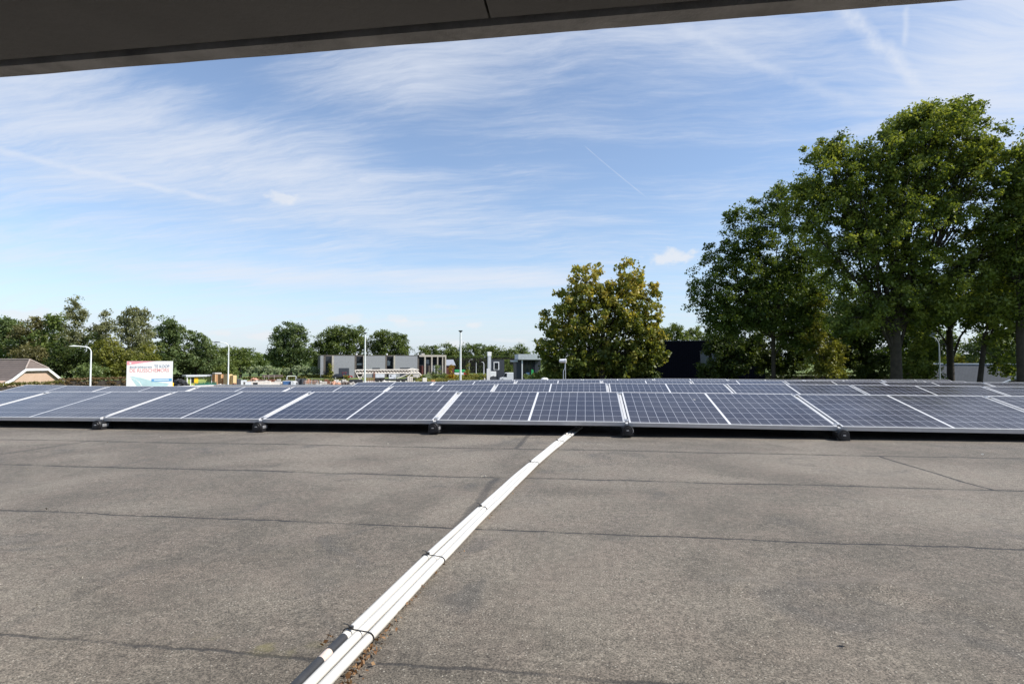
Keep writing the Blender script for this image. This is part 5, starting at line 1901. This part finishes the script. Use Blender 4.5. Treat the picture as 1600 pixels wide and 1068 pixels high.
def lumps(name, label, cat, px0, px1, py_top, d, material, n=12, size=.5):
    kk = d / F_PX
    wv, h = (px1 - px0) * kk, zz(py_top, d)
    mb = MB()
    for i in range(n):
        x = rnd.uniform(-.5, .5)
        s = size * rnd.uniform(.5, 1.1)
        mb.box(-s / 2, s / 2, -s / 2, s / 2, -s * .35, s * .35, Matrix.Translation((x * wv, rnd.uniform(-.5, .5), h * (1 - abs(x) * 1.2) * rnd.uniform(.2, .95))) @ Euler((rnd.random() * 3, rnd.random() * 3, rnd.random() * 3)).to_matrix().to_4x4(), s * .12)
    return one(name, mb, material, label, cat, gp((px0 + px1) / 2, d))


def boxes(name, label, cat, px0, px1, py_top, d, material, dep=1.0, rot=14, lid=None, z0=0.0):
    kk = d / F_PX
    wv, h = (px1 - px0) * kk, zz(py_top, d)
    t = thing(name, label, cat, gp((px0 + px1) / 2, d), face((px0 + px1) / 2, rot))
    mb = MB()
    mb.box(-wv / 2, wv / 2, 0, dep, z0 + .1, h - .06, None, .03)
    mb.build('body', material, t)
    mb = MB()
    mb.box(-wv / 2 - .04, wv / 2 + .04, -.04, dep + .04, h - .055, h, None, .015)
    mb.build('lid', M[lid] if lid else material, t)
    mb = MB()
    for x in (-wv / 2 + .1, wv / 2 - .1):
        mb.box(x - .06, x + .06, .03, dep - .03, z0, z0 + .098)
    mb.build('skid', M['brownwood'], t)
    return t


pile('beam_stack', 'upper stack of long brown beams bound in the middle of the yard', 'beams', 412, 441, 585.4, 140, M['brownwood'], depth=1.6, z0=1.4)
pile('beam_stack', 'lower stack of dark beams that carries the brown beams', 'beams', 407, 436, 592.2, 139.8, M['rust'], depth=1.8)
for i, (x, lb) in enumerate(((413.5, 'left'), (420.5, 'middle'), (429, 'right'))):
    mb = MB()
    mb.box(-.04, .04, 0, .08, 0, zz(585.6, 139))
    one('stake', mb, M['concrete'], '%s pale stake in front of the brown beam stack' % lb, 'stake', gp(x, 138.6), face(x), 'stakes before the beam stack')
pile('board_stack', 'pale white slabs stacked at the front of the yard', 'slabs', 391, 422, 595.2, 122, M['whiteconc'], depth=1.4, sec=.2)
pile('board_stack', 'short cream slabs right of the long white slabs', 'slabs', 424, 437, 596.4, 124, M['whiteconc'], depth=1.2, sec=.25)
pile('board_stack', 'thin white planks lying at the right end of the yard', 'planks', 494, 504, 600.0, 118, M['whiteconc'], depth=.8, sec=.12)
lumps('brick_heap', 'salmon coloured heap of broken bricks behind the white slabs', 'heap', 388, 407, 590.5, 137, M['salmon'], 30, .7)
lumps('rust_heap', 'rust brown scrap pile at the foot of the timber crates', 'heap', 362, 374, 596.5, 111, M['rust'], 16, .5)
lumps('scrap_heap', 'tan heap of stones beside the yellow weeds', 'heap', 515, 532, 595.5, 124, M['salmon'], 26, .55)
lumps('scrap_heap', 'brown heap of scrap wood right of the tan stones', 'heap', 533, 548, 595.5, 126, M['brownwood'], 26, .55)
lumps('scrap_heap', 'grey white rubble at the right end of the yard', 'heap', 547, 557, 597, 122, M['concrete'], 18, .5)
lumps('scrap_heap', 'pale rubble in front of the hut posts', 'heap', 296, 312, 600.3, 108, M['whiteconc'], 16, .4)
lumps('scrap_heap', 'cream stones between the green fence and the crates', 'heap', 340, 354, 597.5, 110, M['whiteconc'], 16, .45)
lumps('tarp_heap', 'black tarpaulin heap between the sign and the site hut', 'heap', 267, 294, 591, 114, M['darktarp'], 26, .9)
boxes('grey_container', 'pale blue grey crate with a dark slit right of the timber crates', 'container', 376, 386, 593.5, 121, M['palegrey'], 1.3, 20)
boxes('grey_container', 'pale grey container at the front of the yard, left of the white slabs', 'container', 384, 393, 596, 117, M['palegrey'], 1.2, 18)
boxes('dark_bin', 'dark grey bin tucked beside the timber crates', 'bin', 371.5, 377, 591.5, 118, M['lamphead'], 1.0, 20)
boxes('dark_bin', 'small black bin below the white slabs', 'bin', 397, 403, 597.3, 118, M['blackplastic'], .7, 10)
boxes('blue_box', 'blue steel box in front of the grey arch', 'box', 443.5, 455, 594.6, 121, M['bluepaint'], 1.2, 10, 'palegrey')
boxes('grey_container', 'light grey cabinet right of the blue box', 'container', 455.5, 463, 594.8, 121, M['palegrey'], 1.1, 10)
boxes('dark_pallet_stack', 'dark grey upright pallet stack, the left of two', 'pallets', 465, 470.8, 591.2, 125, M['lamphead'], 1.0, 12)
boxes('dark_pallet_stack', 'dark grey upright pallet stack, the right of two', 'pallets', 472, 478, 591.2, 125, M['lamphead'], 1.0, 12)
yard_frame(449.5, 463.5, 587.2, 130, 'thin pale steel arch behind the blue box', M['palegrey'], .06)
yard_frame(459, 466, 596, 116, 'small grey rack in front of the pallet stacks', M['steel'], .05, 'steel_rack', 'rack')
for i, (x, t_, lb) in enumerate(((479.5, 591, 'pale post beside the right pallet stack'), (484, 592.5, 'thin grey post left of the yellow weeds'), (488, 590, 'tall grey stake among the weeds'), (493, 593, 'short grey stake among the weeds'),
                                 (499, 592, 'thin stake at the end of the weeds'))):
    mb = MB()
    mb.box(-.04, .04, -.04, .04, 0, zz(t_, 128))
    one('stake', mb, M['steel'], lb, 'stake', gp(x, 128), face(x))
rk = thing('pipe_rack', 'low rack of tan pipes between the weeds and the stakes', 'rack', gp(487, 124), face(487, 4))
mb = MB()
for x in (-1.3, 0, 1.3):
    for y in (0, .8):
        mb.box(x - .05, x + .05, y - .05, y + .05, 0, 1.1)
mb.build('frame', M['steel'], rk)
mb = MB()
for i in range(7):
    mb.tube([(-1.7, .1 + .11 * i, .62), (1.7, .1 + .11 * i, .62)], .05, 6)
    mb.tube([(-1.6, .1 + .11 * i, .95), (1.65, .1 + .11 * i, .95)], .05, 6)
mb.build('pipes', M['salmon'], rk)
cw = thing('concrete_wall', 'low white concrete wall before the crane, beside the far panels', 'wall', gp(597, 118), face(597, 2))
mb = MB()
mb.box(-3.8, 3.8, 0, .35, 0, zz(596.6, 118))
mb.build('wall', M['whiteconc'], cw)
mb = MB()
mb.box(-3.85, 3.85, -.04, .39, zz(596.6, 118), zz(596.6, 118) + .07)
mb.build('coping', M['concrete'], cw)
mb = MB()
mb.box(-1.6, 1.6, 0, .5, 0, zz(592.3, 128), None, .08)
one('green_hedge_block', mb, M['darktarp'], 'dark covered stack left of the crane support', 'stack', gp(556.5, 128), face(556))
mb = MB()
mb.box(-.5, .5, 0, .6, 0, zz(590, 128), None, .04)
one('white_box', mb, M['whiteconc'], 'small white box right of the crane ballast', 'box', gp(664, 128), face(664, 15))
mb = MB()
mb.box(-.45, .45, 0, .5, 0, zz(593.5, 126), None, .05)
one('orange_box', mb, mat('orange_paint', (.40, .16, .05), .6), 'small orange box below the hall windows', 'box', gp(677, 126), face(677, 15))

# more of the yard's clutter, each piece its own thing
CL = [(391, 124, 'tan stone pallet behind the long white slabs', 'salmon', 1.5, .9, 1.1), (399, 127, 'grey block pallet behind the long white slabs, under the brick heap', 'concrete', 1.6, 1.0, 1.0),
      (408, 126, 'brown board pallet before the lower beam stack', 'brownwood', 1.7, 1.0, 1.1), (417, 128, 'pale block pallet under the brown beam stack', 'whiteconc', 1.5, .9, .9),
      (426, 130, 'rust brown pallet under the right end of the beams', 'rust', 1.5, 1.0, 1.0), (435, 127, 'grey pallet between the beams and the blue box', 'concrete', 1.4, .9, 1.2),
      (441, 132, 'cream pallet left of the steel arch', 'whiteconc', 1.4, .8, .8), (452, 129, 'dark pallet under the steel arch', 'brownwood', 1.5, .9, 1.0),
      (483, 132, 'tan pallet behind the pipe rack', 'salmon', 1.5, .9, 1.1), (492, 130, 'brown pallet among the stakes', 'brownwood', 1.6, .9, 1.0),
      (499, 128, 'pale pallet at the end of the weeds', 'whiteconc', 1.3, .8, .8), (506, 126, 'grey concrete pallet left of the tan stones', 'concrete', 1.7, 1.0, 1.0),
      (512, 130, 'rust coloured pallet behind the tan stones', 'rust', 1.3, .9, 1.1), (528, 132, 'cream pallet behind the scrap wood', 'whiteconc', 1.6, .9, .9),
      (540, 131, 'grey pallet at the back of the scrap wood', 'concrete', 1.5, .9, 1.0), (281, 128, 'brown pallet behind the black heap', 'brownwood', 1.6, .9, .9)]
for px, d, lb, mk, wv, dp, h in CL:
    t = thing('loaded_pallet', lb, 'pallet', gp(px, d), face(px, rnd.uniform(2, 26)), 'loaded pallets in the storage yard')
    mb = MB()
    mb.box(-wv / 2, wv / 2, 0, dp, .115, .145)
    for x in (-wv / 2 + .08, 0, wv / 2 - .08):
        mb.box(x - .07, x + .07, .02, dp - .02, 0, .114)
    mb.build('pallet', M['brownwood'], t)
    mb = MB()
    nz = max(2, int(h / .28))
    nx_ = 3
    for i in range(nz):
        for j in range(nx_):
            if i == nz - 1 and rnd.random() < .4:
                continue
            x0 = -wv / 2 + j * wv / nx_
            mb.box(x0 + .02, x0 + wv / nx_ - .02, .03 + rnd.random() * .06, dp - .03, .15 + i * h / nz, .15 + (i + 1) * h / nz - .02)
    mb.build('load', M[mk], t)
